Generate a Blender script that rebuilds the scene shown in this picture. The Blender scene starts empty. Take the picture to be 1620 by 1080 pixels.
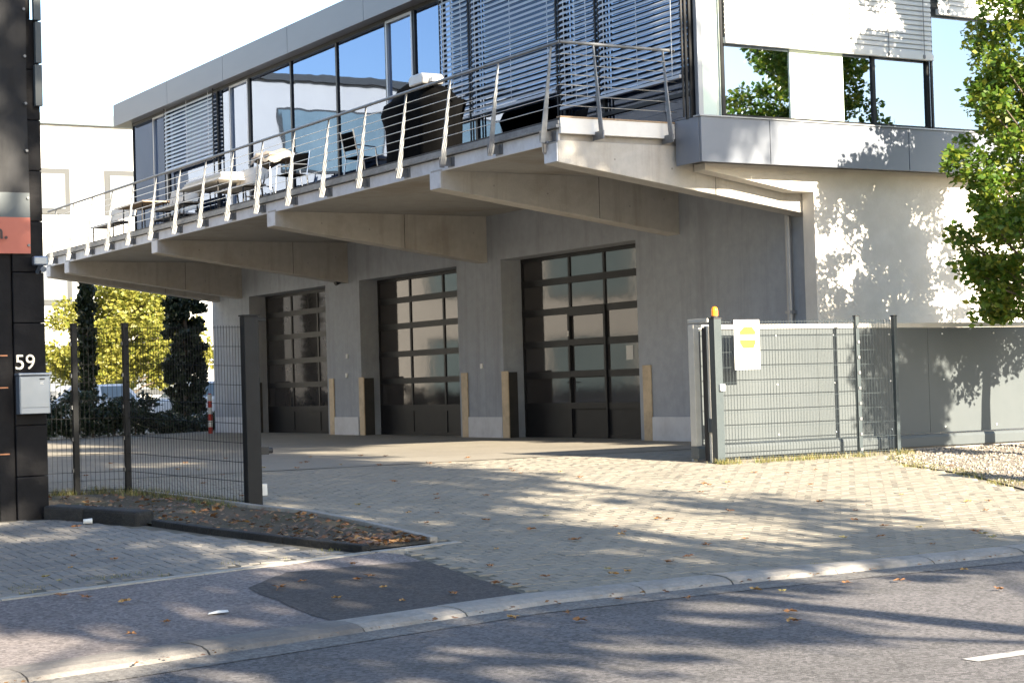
import bpy, bmesh, math, random
import numpy as np
from mathutils import Matrix, Vector
random.seed(7); np.random.seed(7)
D = bpy.data
S = bpy.context.scene
COL = S.collection

# ------------------------------------------------------------------ camera, sky, sun, exposure
cam_d = D.cameras.new('camera'); cam = D.objects.new('camera', cam_d); COL.objects.link(cam)
cam_d.sensor_width = 36.0; cam_d.lens = 64.29; cam_d.clip_start = .05; cam_d.clip_end = 3000
RIGHT = Vector((0.86058, -0.50850, -0.02877)); DOWN = Vector((-0.01232, 0.03568, -0.99929)); FWD = Vector((0.50916, 0.86032, 0.02444))
M = Matrix.Identity(4)
for i in range(3):
    M[i][0] = RIGHT[i]; M[i][1] = -DOWN[i]; M[i][2] = -FWD[i]
M[2][3] = 1.5
cam.matrix_world = M
S.camera = cam
SUN_EL = math.radians(23.0); SUN_RATIO = 0.11           # towards the sun: (+ratio, -1) on plan
sun_dir = Vector((SUN_RATIO, -1, 0)).normalized() * math.cos(SUN_EL) + Vector((0, 0, math.sin(SUN_EL)))
W = D.worlds.new('World'); S.world = W; W.use_nodes = True
nt = W.node_tree; bg = nt.nodes['Background']
sky = nt.nodes.new('ShaderNodeTexSky'); sky.sky_type = 'NISHITA'; sky.sun_disc = False
sky.sun_elevation = SUN_EL; sky.sun_rotation = math.atan2(sun_dir.x, sun_dir.y)
sky.air_density = 1.0; sky.dust_density = 0.7; sky.ozone_density = 1.2
nt.links.new(sky.outputs[0], bg.inputs[0]); bg.inputs[1].default_value = 0.082
sl = D.lights.new('sun', 'SUN'); sl.energy = 5.0; sl.angle = math.radians(.53); sl.color = (1.0, .87, .67)
so = D.objects.new('sun', sl); COL.objects.link(so)
so.rotation_euler = sun_dir.to_track_quat('Z', 'Y').to_euler(); so.location = (30, -60, 40)
S.view_settings.view_transform = 'Standard'; S.view_settings.look = 'None'
S.view_settings.exposure = 2.35; S.view_settings.gamma = 1.0

# ------------------------------------------------------------------ materials
def mat(name, c1, c2=None, scale=3.0, rough=.7, metal=0.0, bump=0.0, bscale=None, spec=.5, island=0.0, detail=6, stain=None, sscale=.6, stretch=None, streak=None, grain=0.0):
    m = D.materials.new(name); m.use_nodes = True
    n = m.node_tree.nodes; L = m.node_tree.links; b = n['Principled BSDF']
    b.inputs['Roughness'].default_value = rough; b.inputs['Metallic'].default_value = metal
    b.inputs['Specular IOR Level'].default_value = spec
    b.inputs['Base Color'].default_value = (*c1, 1)
    if c2 is None and not bump and not island and not stain: return m
    geo = n.new('ShaderNodeNewGeometry')
    vec = geo.outputs['Position']
    if stretch:
        mp = n.new('ShaderNodeMapping'); mp.inputs['Scale'].default_value = stretch
        L.new(vec, mp.inputs['Vector']); vec = mp.outputs[0]
    col = None
    if c2 is not None:
        t = n.new('ShaderNodeTexNoise'); t.inputs['Scale'].default_value = scale; t.inputs['Detail'].default_value = detail; t.inputs['Roughness'].default_value = .65
        L.new(vec, t.inputs['Vector'])
        r = n.new('ShaderNodeMapRange'); r.inputs[1].default_value = .32; r.inputs[2].default_value = .68
        L.new(t.outputs[0], r.inputs[0])
        mx = n.new('ShaderNodeMix'); mx.data_type = 'RGBA'
        mx.inputs[6].default_value = (*c1, 1); mx.inputs[7].default_value = (*c2, 1)
        L.new(r.outputs[0], mx.inputs[0]); col = mx.outputs[2]
    if stain is not None:
        t2 = n.new('ShaderNodeTexNoise'); t2.inputs['Scale'].default_value = sscale; t2.inputs['Detail'].default_value = 8; t2.inputs['Roughness'].default_value = .7
        L.new(vec, t2.inputs['Vector'])
        r2 = n.new('ShaderNodeMapRange'); r2.inputs[1].default_value = .48; r2.inputs[2].default_value = .72
        L.new(t2.outputs[0], r2.inputs[0])
        mx2 = n.new('ShaderNodeMix'); mx2.data_type = 'RGBA'; mx2.inputs[7].default_value = (*stain, 1)
        if col: L.new(col, mx2.inputs[6])
        else: mx2.inputs[6].default_value = (*c1, 1)
        L.new(r2.outputs[0], mx2.inputs[0]); col = mx2.outputs[2]
    if streak is not None:
        mp2 = n.new('ShaderNodeMapping'); mp2.inputs['Scale'].default_value = (3.2, 3.2, .22)
        L.new(geo.outputs['Position'], mp2.inputs['Vector'])
        t4 = n.new('ShaderNodeTexNoise'); t4.inputs['Scale'].default_value = 1.0; t4.inputs['Detail'].default_value = 7; t4.inputs['Roughness'].default_value = .7
        L.new(mp2.outputs[0], t4.inputs['Vector'])
        r4 = n.new('ShaderNodeMapRange'); r4.inputs[1].default_value = .52; r4.inputs[2].default_value = .78; r4.inputs[4].default_value = .8
        L.new(t4.outputs[0], r4.inputs[0])
        mx4 = n.new('ShaderNodeMix'); mx4.data_type = 'RGBA'; mx4.inputs[7].default_value = (*streak, 1)
        L.new(col, mx4.inputs[6]); L.new(r4.outputs[0], mx4.inputs[0]); col = mx4.outputs[2]
    if grain:
        t5 = n.new('ShaderNodeTexVoronoi'); t5.inputs['Scale'].default_value = 46
        L.new(geo.outputs['Position'], t5.inputs['Vector'])
        bw = n.new('ShaderNodeRGBToBW'); L.new(t5.outputs['Color'], bw.inputs[0])
        r5 = n.new('ShaderNodeMapRange'); r5.inputs[1].default_value = .2; r5.inputs[2].default_value = .8; r5.inputs[3].default_value = 1-grain; r5.inputs[4].default_value = 1+grain
        L.new(bw.outputs[0], r5.inputs[0])
        h5 = n.new('ShaderNodeHueSaturation'); L.new(r5.outputs[0], h5.inputs['Value']); L.new(col, h5.inputs['Color']); col = h5.outputs[0]
    if island:
        oi = n.new('ShaderNodeObjectInfo')
        ad = n.new('ShaderNodeMath'); ad.operation = 'ADD'; L.new(geo.outputs['Random Per Island'], ad.inputs[0]); L.new(oi.outputs['Random'], ad.inputs[1])
        fr = n.new('ShaderNodeMath'); fr.operation = 'FRACT'; L.new(ad.outputs[0], fr.inputs[0])
        mr = n.new('ShaderNodeMapRange'); mr.inputs[3].default_value = 1 - island; mr.inputs[4].default_value = 1 + island
        L.new(fr.outputs[0], mr.inputs[0])
        hs = n.new('ShaderNodeHueSaturation')
        L.new(mr.outputs[0], hs.inputs['Value'])
        if col: L.new(col, hs.inputs['Color'])
        else: hs.inputs['Color'].default_value = (*c1, 1)
        col = hs.outputs[0]
    if col: L.new(col, b.inputs['Base Color'])
    if bump:
        t3 = n.new('ShaderNodeTexNoise'); t3.inputs['Scale'].default_value = bscale or scale * 8; t3.inputs['Detail'].default_value = 5
        L.new(vec, t3.inputs['Vector'])
        bp = n.new('ShaderNodeBump'); bp.inputs['Strength'].default_value = bump; bp.inputs['Distance'].default_value = .02
        L.new(t3.outputs[0], bp.inputs['Height']); L.new(bp.outputs[0], b.inputs['Normal'])
    return m

def glass(name, refl=.5, tint=(.25, .3, .34), gcol=(.8, .88, 1), wave=.03, wscale=1.2):
    m = D.materials.new(name); m.use_nodes = True
    n = m.node_tree.nodes; L = m.node_tree.links; n.remove(n['Principled BSDF'])
    out = n['Material Output']
    g = n.new('ShaderNodeBsdfGlossy'); g.inputs['Color'].default_value = (*gcol, 1); g.inputs['Roughness'].default_value = .015
    t = n.new('ShaderNodeBsdfTransparent'); t.inputs['Color'].default_value = (*tint, 1)
    fr = n.new('ShaderNodeFresnel'); fr.inputs['IOR'].default_value = 1.5
    mr = n.new('ShaderNodeMapRange'); mr.inputs[3].default_value = refl; mr.inputs[4].default_value = 1.0
    L.new(fr.outputs[0], mr.inputs[0])
    ms = n.new('ShaderNodeMixShader'); L.new(mr.outputs[0], ms.inputs[0]); L.new(t.outputs[0], ms.inputs[1]); L.new(g.outputs[0], ms.inputs[2])
    geo = n.new('ShaderNodeNewGeometry'); tx = n.new('ShaderNodeTexNoise'); tx.inputs['Scale'].default_value = wscale; tx.inputs['Detail'].default_value = 1
    L.new(geo.outputs['Position'], tx.inputs['Vector'])
    bp = n.new('ShaderNodeBump'); bp.inputs['Strength'].default_value = wave; bp.inputs['Distance'].default_value = .05
    L.new(tx.outputs[0], bp.inputs['Height']); L.new(bp.outputs[0], g.inputs['Normal'])
    L.new(ms.outputs[0], out.inputs[0])
    return m

def leafmat(name, ca, cb, cc, trans=.35):
    m = D.materials.new(name); m.use_nodes = True
    n = m.node_tree.nodes; L = m.node_tree.links; n.remove(n['Principled BSDF']); out = n['Material Output']
    geo = n.new('ShaderNodeNewGeometry')
    cr = n.new('ShaderNodeValToRGB'); e = cr.color_ramp.elements
    e[0].color = (*ca, 1); e[1].color = (*cc, 1); k = cr.color_ramp.elements.new(.55); k.color = (*cb, 1)
    L.new(geo.outputs['Random Per Island'], cr.inputs[0])
    d = n.new('ShaderNodeBsdfPrincipled'); d.inputs['Roughness'].default_value = .45
    t = n.new('ShaderNodeBsdfTranslucent')
    L.new(cr.outputs[0], d.inputs['Base Color']); L.new(cr.outputs[0], t.inputs['Color'])
    ms = n.new('ShaderNodeMixShader'); ms.inputs[0].default_value = trans
    L.new(d.outputs[0], ms.inputs[1]); L.new(t.outputs[0], ms.inputs[2]); L.new(ms.outputs[0], out.inputs[0])
    return m

MT = {}
MT['asphalt'] = mat('asphalt', (.094, .089, .093), (.152, .144, .148), 90, .9, bump=.5, bscale=120, stain=(.075, .073, .073), sscale=.55, grain=.38)
MT['asphalt_walk'] = mat('asphalt_walk', (.145, .128, .126), (.215, .19, .186), 80, .9, bump=.3, bscale=150, stain=(.115, .10, .098), sscale=.7, grain=.34)
MT['asphalt_patch'] = mat('asphalt_patch', (.045, .040, .040), (.072, .065, .065), 100, .9, bump=.35, bscale=150, stain=(.06, .054, .052), sscale=1.2, grain=.35)
MT['gutter'] = mat('gutter', (.13, .125, .12), (.19, .18, .17), 70, .9, bump=.3, bscale=150, stain=(.10, .095, .09), sscale=2, grain=.3)
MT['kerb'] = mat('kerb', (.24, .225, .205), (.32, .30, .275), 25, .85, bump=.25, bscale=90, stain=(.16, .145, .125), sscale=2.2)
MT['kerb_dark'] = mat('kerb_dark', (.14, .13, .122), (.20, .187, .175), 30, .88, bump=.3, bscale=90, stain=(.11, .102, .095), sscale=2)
MT['dark_kerb'] = mat('dark_kerb', (.008, .008, .0085), (.015, .0145, .014), 14, .8, bump=.5, bscale=40, stain=(.03, .028, .026), sscale=2.6)
MT['edging'] = mat('edging', (.30, .285, .26), (.40, .38, .345), 30, .85, bump=.2, stain=(.22, .2, .17), sscale=3)
MT['paver'] = mat('paver', (.205, .186, .152), (.25, .228, .188), 18, .85, bump=.25, bscale=120, island=.045, stain=(.18, .164, .134), sscale=.9)
MT['paver_grey'] = mat('paver_grey', (.19, .178, .162), (.245, .23, .208), 18, .85, bump=.25, bscale=120, island=.06, stain=(.15, .143, .135), sscale=1.1)
MT['joint'] = mat('joint', (.10, .09, .07), (.16, .145, .11), 12, .95, bump=.4)
MT['yard'] = mat('yard', (.20, .182, .15), (.245, .223, .185), 25, .88, bump=.3, bscale=60, stain=(.17, .155, .128), sscale=.5)
MT['soil'] = mat('soil', (.055, .043, .03), (.10, .08, .055), 14, .95, bump=.9, bscale=40, stain=(.05, .058, .022), sscale=1.6)
MT['gravelbase'] = mat('gravelbase', (.16, .14, .115), (.24, .21, .175), 30, .95, bump=.8, bscale=60)
MT['stone'] = mat('stone', (.26, .23, .195), None, rough=.85, island=.38)
MT['ground'] = mat('ground', (.10, .095, .075), (.15, .14, .11), 1.2, .95)
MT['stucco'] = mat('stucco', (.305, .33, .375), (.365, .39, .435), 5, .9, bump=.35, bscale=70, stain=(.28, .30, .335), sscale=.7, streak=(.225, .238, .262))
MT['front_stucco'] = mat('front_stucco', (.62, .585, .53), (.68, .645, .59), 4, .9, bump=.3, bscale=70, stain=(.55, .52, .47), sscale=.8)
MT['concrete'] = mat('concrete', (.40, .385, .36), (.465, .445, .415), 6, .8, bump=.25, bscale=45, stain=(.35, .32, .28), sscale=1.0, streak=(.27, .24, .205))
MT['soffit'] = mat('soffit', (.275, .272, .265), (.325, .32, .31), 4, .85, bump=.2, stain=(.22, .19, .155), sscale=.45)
MT['slab_edge'] = mat('slab_edge', (.62, .64, .68), (.70, .715, .75), 5, .8, bump=.15, stain=(.46, .47, .49), sscale=1.5)  # pale bluish tone, lightened to carry sky light on the edge
MT['white_paint'] = mat('white_paint', (.80, .79, .76), (.74, .73, .70), 6, .6, bump=.05)
MT['plinth'] = mat('plinth', (.56, .57, .60), (.62, .63, .66), 5, .7, stain=(.48, .48, .5), sscale=1.8)
MT['fascia'] = mat('fascia', (.155, .16, .178), (.175, .18, .198), 1.2, .45, metal=.1, stretch=(1, .25, 1))
MT['parapet'] = mat('parapet', (.165, .185, .225), (.185, .205, .245), 1.5, .45, metal=.1)
MT['frame'] = mat('frame', (.012, .013, .015), (.017, .018, .02), 4, .45, spec=.3)
MT['frame_grey'] = mat('frame_grey', (.33, .34, .36), None, rough=.4, metal=.5)
MT['galv'] = mat('galv', (.13, .138, .15), (.20, .208, .22), 9, .5, metal=.4, detail=3)
MT['steel'] = mat('steel', (.60, .61, .62), (.52, .53, .54), 10, .3, metal=.9)
MT['blind'] = mat('blind', (.46, .48, .52), (.52, .54, .575), 3, .45, metal=.1)
MT['blind_white'] = mat('blind_white', (.66, .66, .65), (.70, .70, .69), 3, .45)
MT['cord'] = mat('cord', (.03, .03, .03), None, rough=.7)
MT['door'] = mat('door', (.014, .0145, .017), (.02, .0205, .023), 3, .5, spec=.22, bump=.04, bscale=8)
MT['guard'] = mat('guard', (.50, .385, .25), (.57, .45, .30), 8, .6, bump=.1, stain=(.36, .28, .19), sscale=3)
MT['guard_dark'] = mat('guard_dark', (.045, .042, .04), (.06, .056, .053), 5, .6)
MT['pipe'] = mat('pipe', (.36, .36, .37), (.42, .42, .43), 6, .4, metal=.5)
MT['interior'] = mat('interior', (.16, .155, .15), (.2, .195, .19), 2, .9)
MT['interior_light'] = mat('interior_light', (.45, .44, .42), None, rough=.9)
MT['frost'] = mat('frost', (.62, .74, .66), (.72, .80, .74), 1.5, .55)
MT['fence'] = mat('fence', (.009, .0105, .013), (.013, .015, .018), 6, .5, spec=.2, bump=.05)
MT['fence_green'] = mat('fence_green', (.03, .043, .05), (.038, .051, .058), 6, .45, bump=.05)
MT['gate'] = mat('gate', (.068, .080, .088), (.080, .092, .10), 1.3, .5, spec=.3, bump=.03, bscale=5, stain=(.074, .086, .092), sscale=2)
MT['gate_frame'] = mat('gate_frame', (.40, .39, .355), (.46, .45, .41), 5, .5)
MT['black'] = mat('black', (.012, .012, .014), (.02, .02, .022), 5, .6)
MT['house_black'] = mat('house_black', (.005, .005, .0065), (.009, .009, .011), 3, .62, spec=.15, bump=.3, bscale=12, stain=(.015, .0145, .0165), sscale=1.4)
MT['house_side'] = mat('house_side', (.30, .27, .24), (.36, .33, .29), 3, .9, bump=.3)
MT['banner_dark'] = mat('banner_dark', (.007, .0075, .009), (.02, .021, .025), .9, .6, spec=.2, bump=.25, bscale=3, stretch=(3, 1, .6))
MT['banner_grey'] = mat('banner_grey', (.07, .085, .095), (.085, .10, .11), 2, .6)
MT['banner_salmon'] = mat('banner_salmon', (.42, .12, .085), (.48, .15, .105), 2, .6)
MT['print'] = mat('print', (.05, .03, .03), None, rough=.6)
MT['mailbox'] = mat('mailbox', (.20, .24, .31), (.235, .275, .345), 3, .34, metal=.6)
MT['number'] = mat('number', (.66, .66, .64), None, rough=.35, metal=.6)
MT['orange_glint'] = mat('orange_glint', (.55, .22, .10), None, rough=.5)  # orange of the reflection painted on the showcase glass
MT['paper'] = mat('paper', (.62, .62, .60), None, rough=.7)
MT['yellow'] = mat('yellow', (.62, .46, .015), None, rough=.6)
MT['amber'] = mat('amber', (.80, .20, .012), None, rough=.15)
MT['line'] = mat('line', (.48, .47, .45), (.32, .31, .30), 30, .8, bump=.2, stain=(.18, .17, .165), sscale=6)
MT['bark'] = mat('bark', (.07, .055, .042), (.13, .105, .082), 10, .95, bump=.8, bscale=25)
MT['leaf_green'] = leafmat('leaf_green', (.05, .11, .013), (.095, .175, .018), (.22, .235, .028), .5)
MT['leaf_street'] = leafmat('leaf_street', (.05, .085, .02), (.07, .11, .02), (.12, .12, .025), .08)
MT['leaf_yellow'] = leafmat('leaf_yellow', (.24, .24, .045), (.34, .32, .065), (.17, .21, .035), .5)
MT['leaf_cypress'] = leafmat('leaf_cypress', (.010, .020, .010), (.016, .030, .013), (.032, .05, .018), .05)
MT['leaf_hedge'] = leafmat('leaf_hedge', (.014, .03, .018), (.024, .045, .024), (.04, .06, .03), .15)
MT['grass'] = leafmat('grass', (.10, .13, .03), (.20, .19, .06), (.36, .29, .13), .3)
MT['leaf_brown'] = leafmat('leaf_brown', (.13, .06, .025), (.23, .11, .042), (.34, .20, .07), .15)
MT['leaf_a'] = mat('leaf_a', (.30, .15, .055), (.22, .10, .04), 60, .7)
MT['leaf_b'] = mat('leaf_b', (.46, .30, .10), (.34, .18, .07), 60, .7)
MT['leaf_c'] = mat('leaf_c', (.18, .085, .045), (.27, .14, .06), 60, .7)
MT['leaf_d'] = mat('leaf_d', (.34, .29, .10), (.26, .2, .08), 60, .7)
MT['bg_white'] = mat('bg_white', (.50, .50, .49), (.54, .54, .53), 1, .85)
MT['bg_cream'] = mat('bg_cream', (.40, .39, .385), (.44, .43, .42), 1, .85)
MT['bg_grey'] = mat('bg_grey', (.022, .026, .03), (.03, .034, .038), 1, .6)
MT['bg_pale'] = mat('bg_pale', (.11, .13, .145), (.15, .165, .18), .4, .3)
MT['bg_blue'] = mat('bg_blue', (.05, .08, .10), None, rough=.5)
MT['car_white'] = mat('car_white', (.78, .78, .78), None, rough=.25, spec=.7)
MT['tyre'] = mat('tyre', (.02, .02, .02), None, rough=.85)
MT['red'] = mat('red', (.42, .03, .02), None, rough=.5)
MT['wood_grey'] = mat('wood_grey', (.50, .47, .43), (.60, .57, .52), 6, .75, stretch=(6, 1, 6))
MT['wood_brown'] = mat('wood_brown', (.30, .21, .14), (.40, .29, .19), 6, .7, stretch=(6, 1, 6))
MT['cloth_black'] = mat('cloth_black', (.0018, .0018, .002), (.003, .003, .0033), 6, .9, spec=.04, bump=.5, bscale=6)
MT['cloth_brown'] = mat('cloth_brown', (.16, .135, .11), (.30, .27, .23), 3, .85, bump=.6, bscale=8)
MT['cabinet'] = mat('cabinet', (.33, .34, .32), (.38, .39, .37), 3, .6)
MT['glass_up'] = glass('glass_up', .34, (.20, .25, .29), (.42, .53, .76), .05, 1.1)
MT['glass_front'] = glass('glass_front', .42, (.30, .35, .38), (.74, .82, .93), .03, .9)
MT['glass_door'] = mat('glass_door', (.036, .034, .036), (.048, .045, .046), .8, .06, bump=.06, bscale=2.5, spec=.36)
MT['glass_dark'] = glass('glass_dark', .10, (.05, .05, .06), (.9, .9, 1), .05, 2)
MT['glass_bg'] = mat('glass_bg', (.10, .15, .18), (.16, .22, .25), .6, .12)

# ------------------------------------------------------------------ helpers
WP = {}
class MB:
    def __init__(s): s.v = []; s.f = []; s.m = []
    def add(s, vs, fs, mi=0):
        o = len(s.v); s.v += [tuple(map(float, p)) for p in vs]
        for f in fs: s.f.append(tuple(o + i for i in f)); s.m.append(mi)
        return s
    def box(s, x0, x1, y0, y1, z0, z1, mi=0):
        return s.add([(x0,y0,z0),(x1,y0,z0),(x1,y1,z0),(x0,y1,z0),(x0,y0,z1),(x1,y0,z1),(x1,y1,z1),(x0,y1,z1)],
              [(0,3,2,1),(4,5,6,7),(0,1,5,4),(1,2,6,5),(2,3,7,6),(3,0,4,7)], mi)
    def tube(s, p, q, r, r2=None, n=8, caps=True, mi=0):
        p = Vector(p); q = Vector(q); r2 = r if r2 is None else r2
        d = (q - p).normalized(); a = d.orthogonal().normalized(); b = d.cross(a)
        vs = [p + (a*math.cos(2*math.pi*i/n) + b*math.sin(2*math.pi*i/n))*r for i in range(n)] + \
             [q + (a*math.cos(2*math.pi*i/n) + b*math.sin(2*math.pi*i/n))*r2 for i in range(n)]
        fs = [(i, (i+1) % n, n+(i+1) % n, n+i) for i in range(n)]
        if caps: fs += [tuple(range(n-1, -1, -1)), tuple(range(n, 2*n))]
        return s.add(vs, fs, mi)
    def path(s, pts, r, n=8, mi=0):
        for a, b in zip(pts, pts[1:]): s.tube(a, b, r, n=n, mi=mi)
        return s
    def prism(s, poly, axis, a, b, mi=0):
        # poly in the two other axes (cyclic order x,y,z without axis), extruded from a to b
        def P(p, t):
            if axis == 'x': return (t, p[0], p[1])
            if axis == 'y': return (p[0], t, p[1])
            return (p[0], p[1], t)
        n = len(poly)
        ar = sum(poly[i][0]*poly[(i+1) % n][1] - poly[(i+1) % n][0]*poly[i][1] for i in range(n))
        if ar < 0: poly = poly[::-1]
        lo, hi = min(a, b), max(a, b)
        vs = [P(p, lo) for p in poly] + [P(p, hi) for p in poly]
        fs = [(i, (i+1) % n, n+(i+1) % n, n+i) for i in range(n)] + [tuple(range(n-1, -1, -1)), tuple(range(n, 2*n))]
        if axis == 'y': fs = [f[::-1] for f in fs]
        return s.add(vs, fs, mi)
    def build(s, name, m, parent=None, bevel=0, smooth=False, kind=None, label=None):
        me = D.meshes.new(name)
        a = np.array(s.v)
        o = Vector(((a[:,0].min()+a[:,0].max())/2, (a[:,1].min()+a[:,1].max())/2, a[:,2].min()))
        me.from_pydata([tuple(p) for p in (a - np.array(o))], [], s.f)
        for x in (m if isinstance(m, (list, tuple)) else [m]): me.materials.append(MT[x] if isinstance(x, str) else x)
        if any(s.m): me.polygons.foreach_set('material_index', s.m)
        if smooth: me.polygons.foreach_set('use_smooth', [True]*len(me.polygons))
        me.update()
        ob = D.objects.new(name, me); COL.objects.link(ob)
        place(ob, o, parent)
        if bevel:
            bv = ob.modifiers.new('bevel', 'BEVEL'); bv.width = bevel; bv.segments = 2; bv.limit_method = 'ANGLE'
        if kind: ob['kind'] = kind
        if label: ob['label'] = label
        return ob
def place(ob, o, parent):
    WP[ob] = Vector(o)
    if parent is None: ob.location = o
    else: ob.parent = parent; ob.location = Vector(o) - WP[parent]
def tag(o, label, cat, group=None):
    o['label'] = label; o['category'] = cat
    if group: o['group'] = group
    return o
def thing(name, loc, label, cat, group=None, local=False, rz=0):
    o = D.objects.new(name, None); COL.objects.link(o); o.location = loc; o.rotation_euler.z = rz
    o.empty_display_size = .2
    WP[o] = Vector((0,0,0)) if local else Vector(loc)
    return tag(o, label, cat, group)
def struct(o): o['kind'] = 'structure'; return o
def stuff(o): o['kind'] = 'stuff'; return o
def clone(src, off, parent):
    c = src.copy(); COL.objects.link(c)
    place(c, WP[src] + Vector(off), parent); return c
def clone_tree(root, loc, label, rz=None):
    r = root.copy(); COL.objects.link(r); r.location = loc; r['label'] = label
    if rz is not None: r.rotation_euler.z = rz
    for ch in root.children:
        c = ch.copy(); COL.objects.link(c); c.parent = r
        for g in ch.children:
            d = g.copy(); COL.objects.link(d); d.parent = c
    return r
def B(name, m, parent, x0, x1, y0, y1, z0, z1, bevel=0, **k):
    return MB().box(x0, x1, y0, y1, z0, z1).build(name, m, parent, bevel, **k)

GV = [11.0, 19.2, 21.6, 24.0]; GZ = [.04, .42, .47, .49]
def zg(v): return float(np.interp(v, GV, GZ))
def slope(v):
    for i in range(3):
        if GV[i] <= v < GV[i+1]: return (GZ[i+1]-GZ[i])/(GV[i+1]-GV[i])
    return 0.0
def inpoly(x, y, poly):
    c = False; n = len(poly)
    for i in range(n):
        x1, y1 = poly[i]; x2, y2 = poly[(i+1) % n]
        if (y1 > y) != (y2 > y) and x < (x2-x1)*(y-y1)/(y2-y1)+x1: c = not c
    return c
def sheet(name, poly, dz, m, flat=None, parent=None):
    bm = bmesh.new()
    f = bm.faces.new([bm.verts.new((p[0], p[1], 0)) for p in poly])
    if flat is None:
        for v in GV:
            bmesh.ops.bisect_plane(bm, geom=bm.verts[:]+bm.edges[:]+bm.faces[:], plane_co=(0, v, 0), plane_no=(0, 1, 0))
    for v in bm.verts: v.co.z = (zg(v.co.y) if flat is None else flat) + dz
    bmesh.ops.recalc_face_normals(bm, faces=bm.faces[:])
    for fc in bm.faces:
        if fc.normal.z < 0: fc.normal_flip()
    me = D.meshes.new(name); bm.to_mesh(me); bm.free(); me.materials.append(MT[m])
    o = D.objects.new(name, me); COL.objects.link(o); WP[o] = Vector((0,0,0))
    if parent is not None: o.parent = parent
    return o
def quads_mesh(name, P, m, parent=None, origin=None, kind=None):
    # P: (n, k, 3) array, each row one face
    n, k, _ = P.shape
    o = np.array(origin if origin is not None else (0,0,0), float)
    me = D.meshes.new(name); me.vertices.add(n*k); me.loops.add(n*k); me.polygons.add(n)
    me.vertices.foreach_set('co', (P - o).reshape(-1)); me.loops.foreach_set('vertex_index', np.arange(n*k))
    me.polygons.foreach_set('loop_start', np.arange(0, n*k, k)); me.update(calc_edges=True)
    me.materials.append(MT[m])
    ob = D.objects.new(name, me); COL.objects.link(ob); place(ob, Vector(o), parent)
    if kind: ob['kind'] = kind
    return ob

# ------------------------------------------------------------------ ground, road, pavements
KERB = [(-30, 1.9), (2.64, 10.02), (6.59, 11.02), (8.2, 11.08), (60, 11.35)]          # back edge of the kerb
def kerb_v(u):
    return float(np.interp(u, [p[0] for p in KERB], [p[1] for p in KERB]))
gb = MB()
vb = [-400, 11, 19.2, 21.6, 24, 900]
for a, b in zip(vb, vb[1:]):
    gb.add([(-500, a, zg(a)-.10), (700, a, zg(a)-.10), (700, b, zg(b)-.10), (-500, b, zg(b)-.10)], [(0,1,2,3)])
struct(gb.build('ground', 'ground'))
struct(sheet('road', [(-30, -16), (60, -16), (60, 11.05), (8.2, 10.78), (6.4, 10.72), (2.6, 9.72), (-30, 1.6)], 0, 'asphalt', flat=0.0))
struct(sheet('gutter', [(-30, 1.25), (2.6, 9.35), (6.3, 10.32), (8.2, 10.42), (60, 10.7), (60, 11.06), (8.2, 10.80), (6.4, 10.74), (2.6, 9.74), (-30, 1.62)], 0, 'gutter', flat=0.004))
struct(sheet('sidewalk', [(-30, 1.8), (2.6, 9.95), (6.57, 10.97), (6.83, 13.40), (6.75, 13.62), (3.37, 12.72), (-30, 4.0)], 0, 'asphalt_walk'))
def ragged(poly, step=.12, amp=.014, seed=3):
    rg_ = random.Random(seed); out = []
    for (x0, y0), (x1, y1) in zip(poly, poly[1:]+poly[:1]):
        L_ = math.hypot(x1-x0, y1-y0); k_ = max(1, int(L_/step))
        for i_ in range(k_):
            t_ = i_/k_; j_ = rg_.uniform(-amp, amp)
            out.append((x0+(x1-x0)*t_-(y1-y0)/L_*j_, y0+(y1-y0)*t_+(x1-x0)/L_*j_))
    return out
struct(sheet('asphalt_patch', ragged([(5.04, 12.36), (5.60, 12.95), (6.80, 12.95), (6.56, 11.02), (4.92, 10.58)]), .004, 'asphalt_patch'))
struct(sheet('opposite_pavement', [(-30, -16), (-30, -1.2), (60, -.2), (60, -16)], .05, 'asphalt_walk', flat=.0))

# kerb stones, each its own piece
kerb = thing('kerb', (4.0, 10.3, 0.0), 'row of worn grey kerb stones along the road edge', 'kerb'); struct(kerb); del kerb['label']; del kerb['category']
def kerb_run(u0, u1, step):
    u = u0
    while u < u1:
        e = min(u+step, u1)
        a = Vector((u+.006, kerb_v(u+.006), 0)); b = Vector((e-.006, kerb_v(e-.006), 0))
        d = (b-a).normalized(); n = Vector((d.y, -d.x, 0))
        mb = MB(); prof = [(0, -.12), (0, .056), (.12, .058), (.22, .050), (.28, .030), (.31, .0), (.31, -.12)]
        j = random.uniform(-.004, .004)
        va = [a+n*p[0]+Vector((0,0,p[1]+j)) for p in prof]; vb_ = [b+n*p[0]+Vector((0,0,p[1]+j)) for p in prof]
        k = len(prof)
        mb.add(va+vb_, [(i, i+1, k+i+1, k+i) for i in range(k-1)]+[tuple(range(k-1, -1, -1)), tuple(range(k, 2*k))])
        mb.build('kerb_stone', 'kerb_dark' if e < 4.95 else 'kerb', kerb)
        u = e
kerb_run(-3.0, 2.64, 1.0); kerb_run(2.64, 4.9, 1.13); kerb_run(4.9, 6.59, .85); kerb_run(6.59, 8.2, .8); kerb_run(8.2, 19, 1.0)

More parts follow.
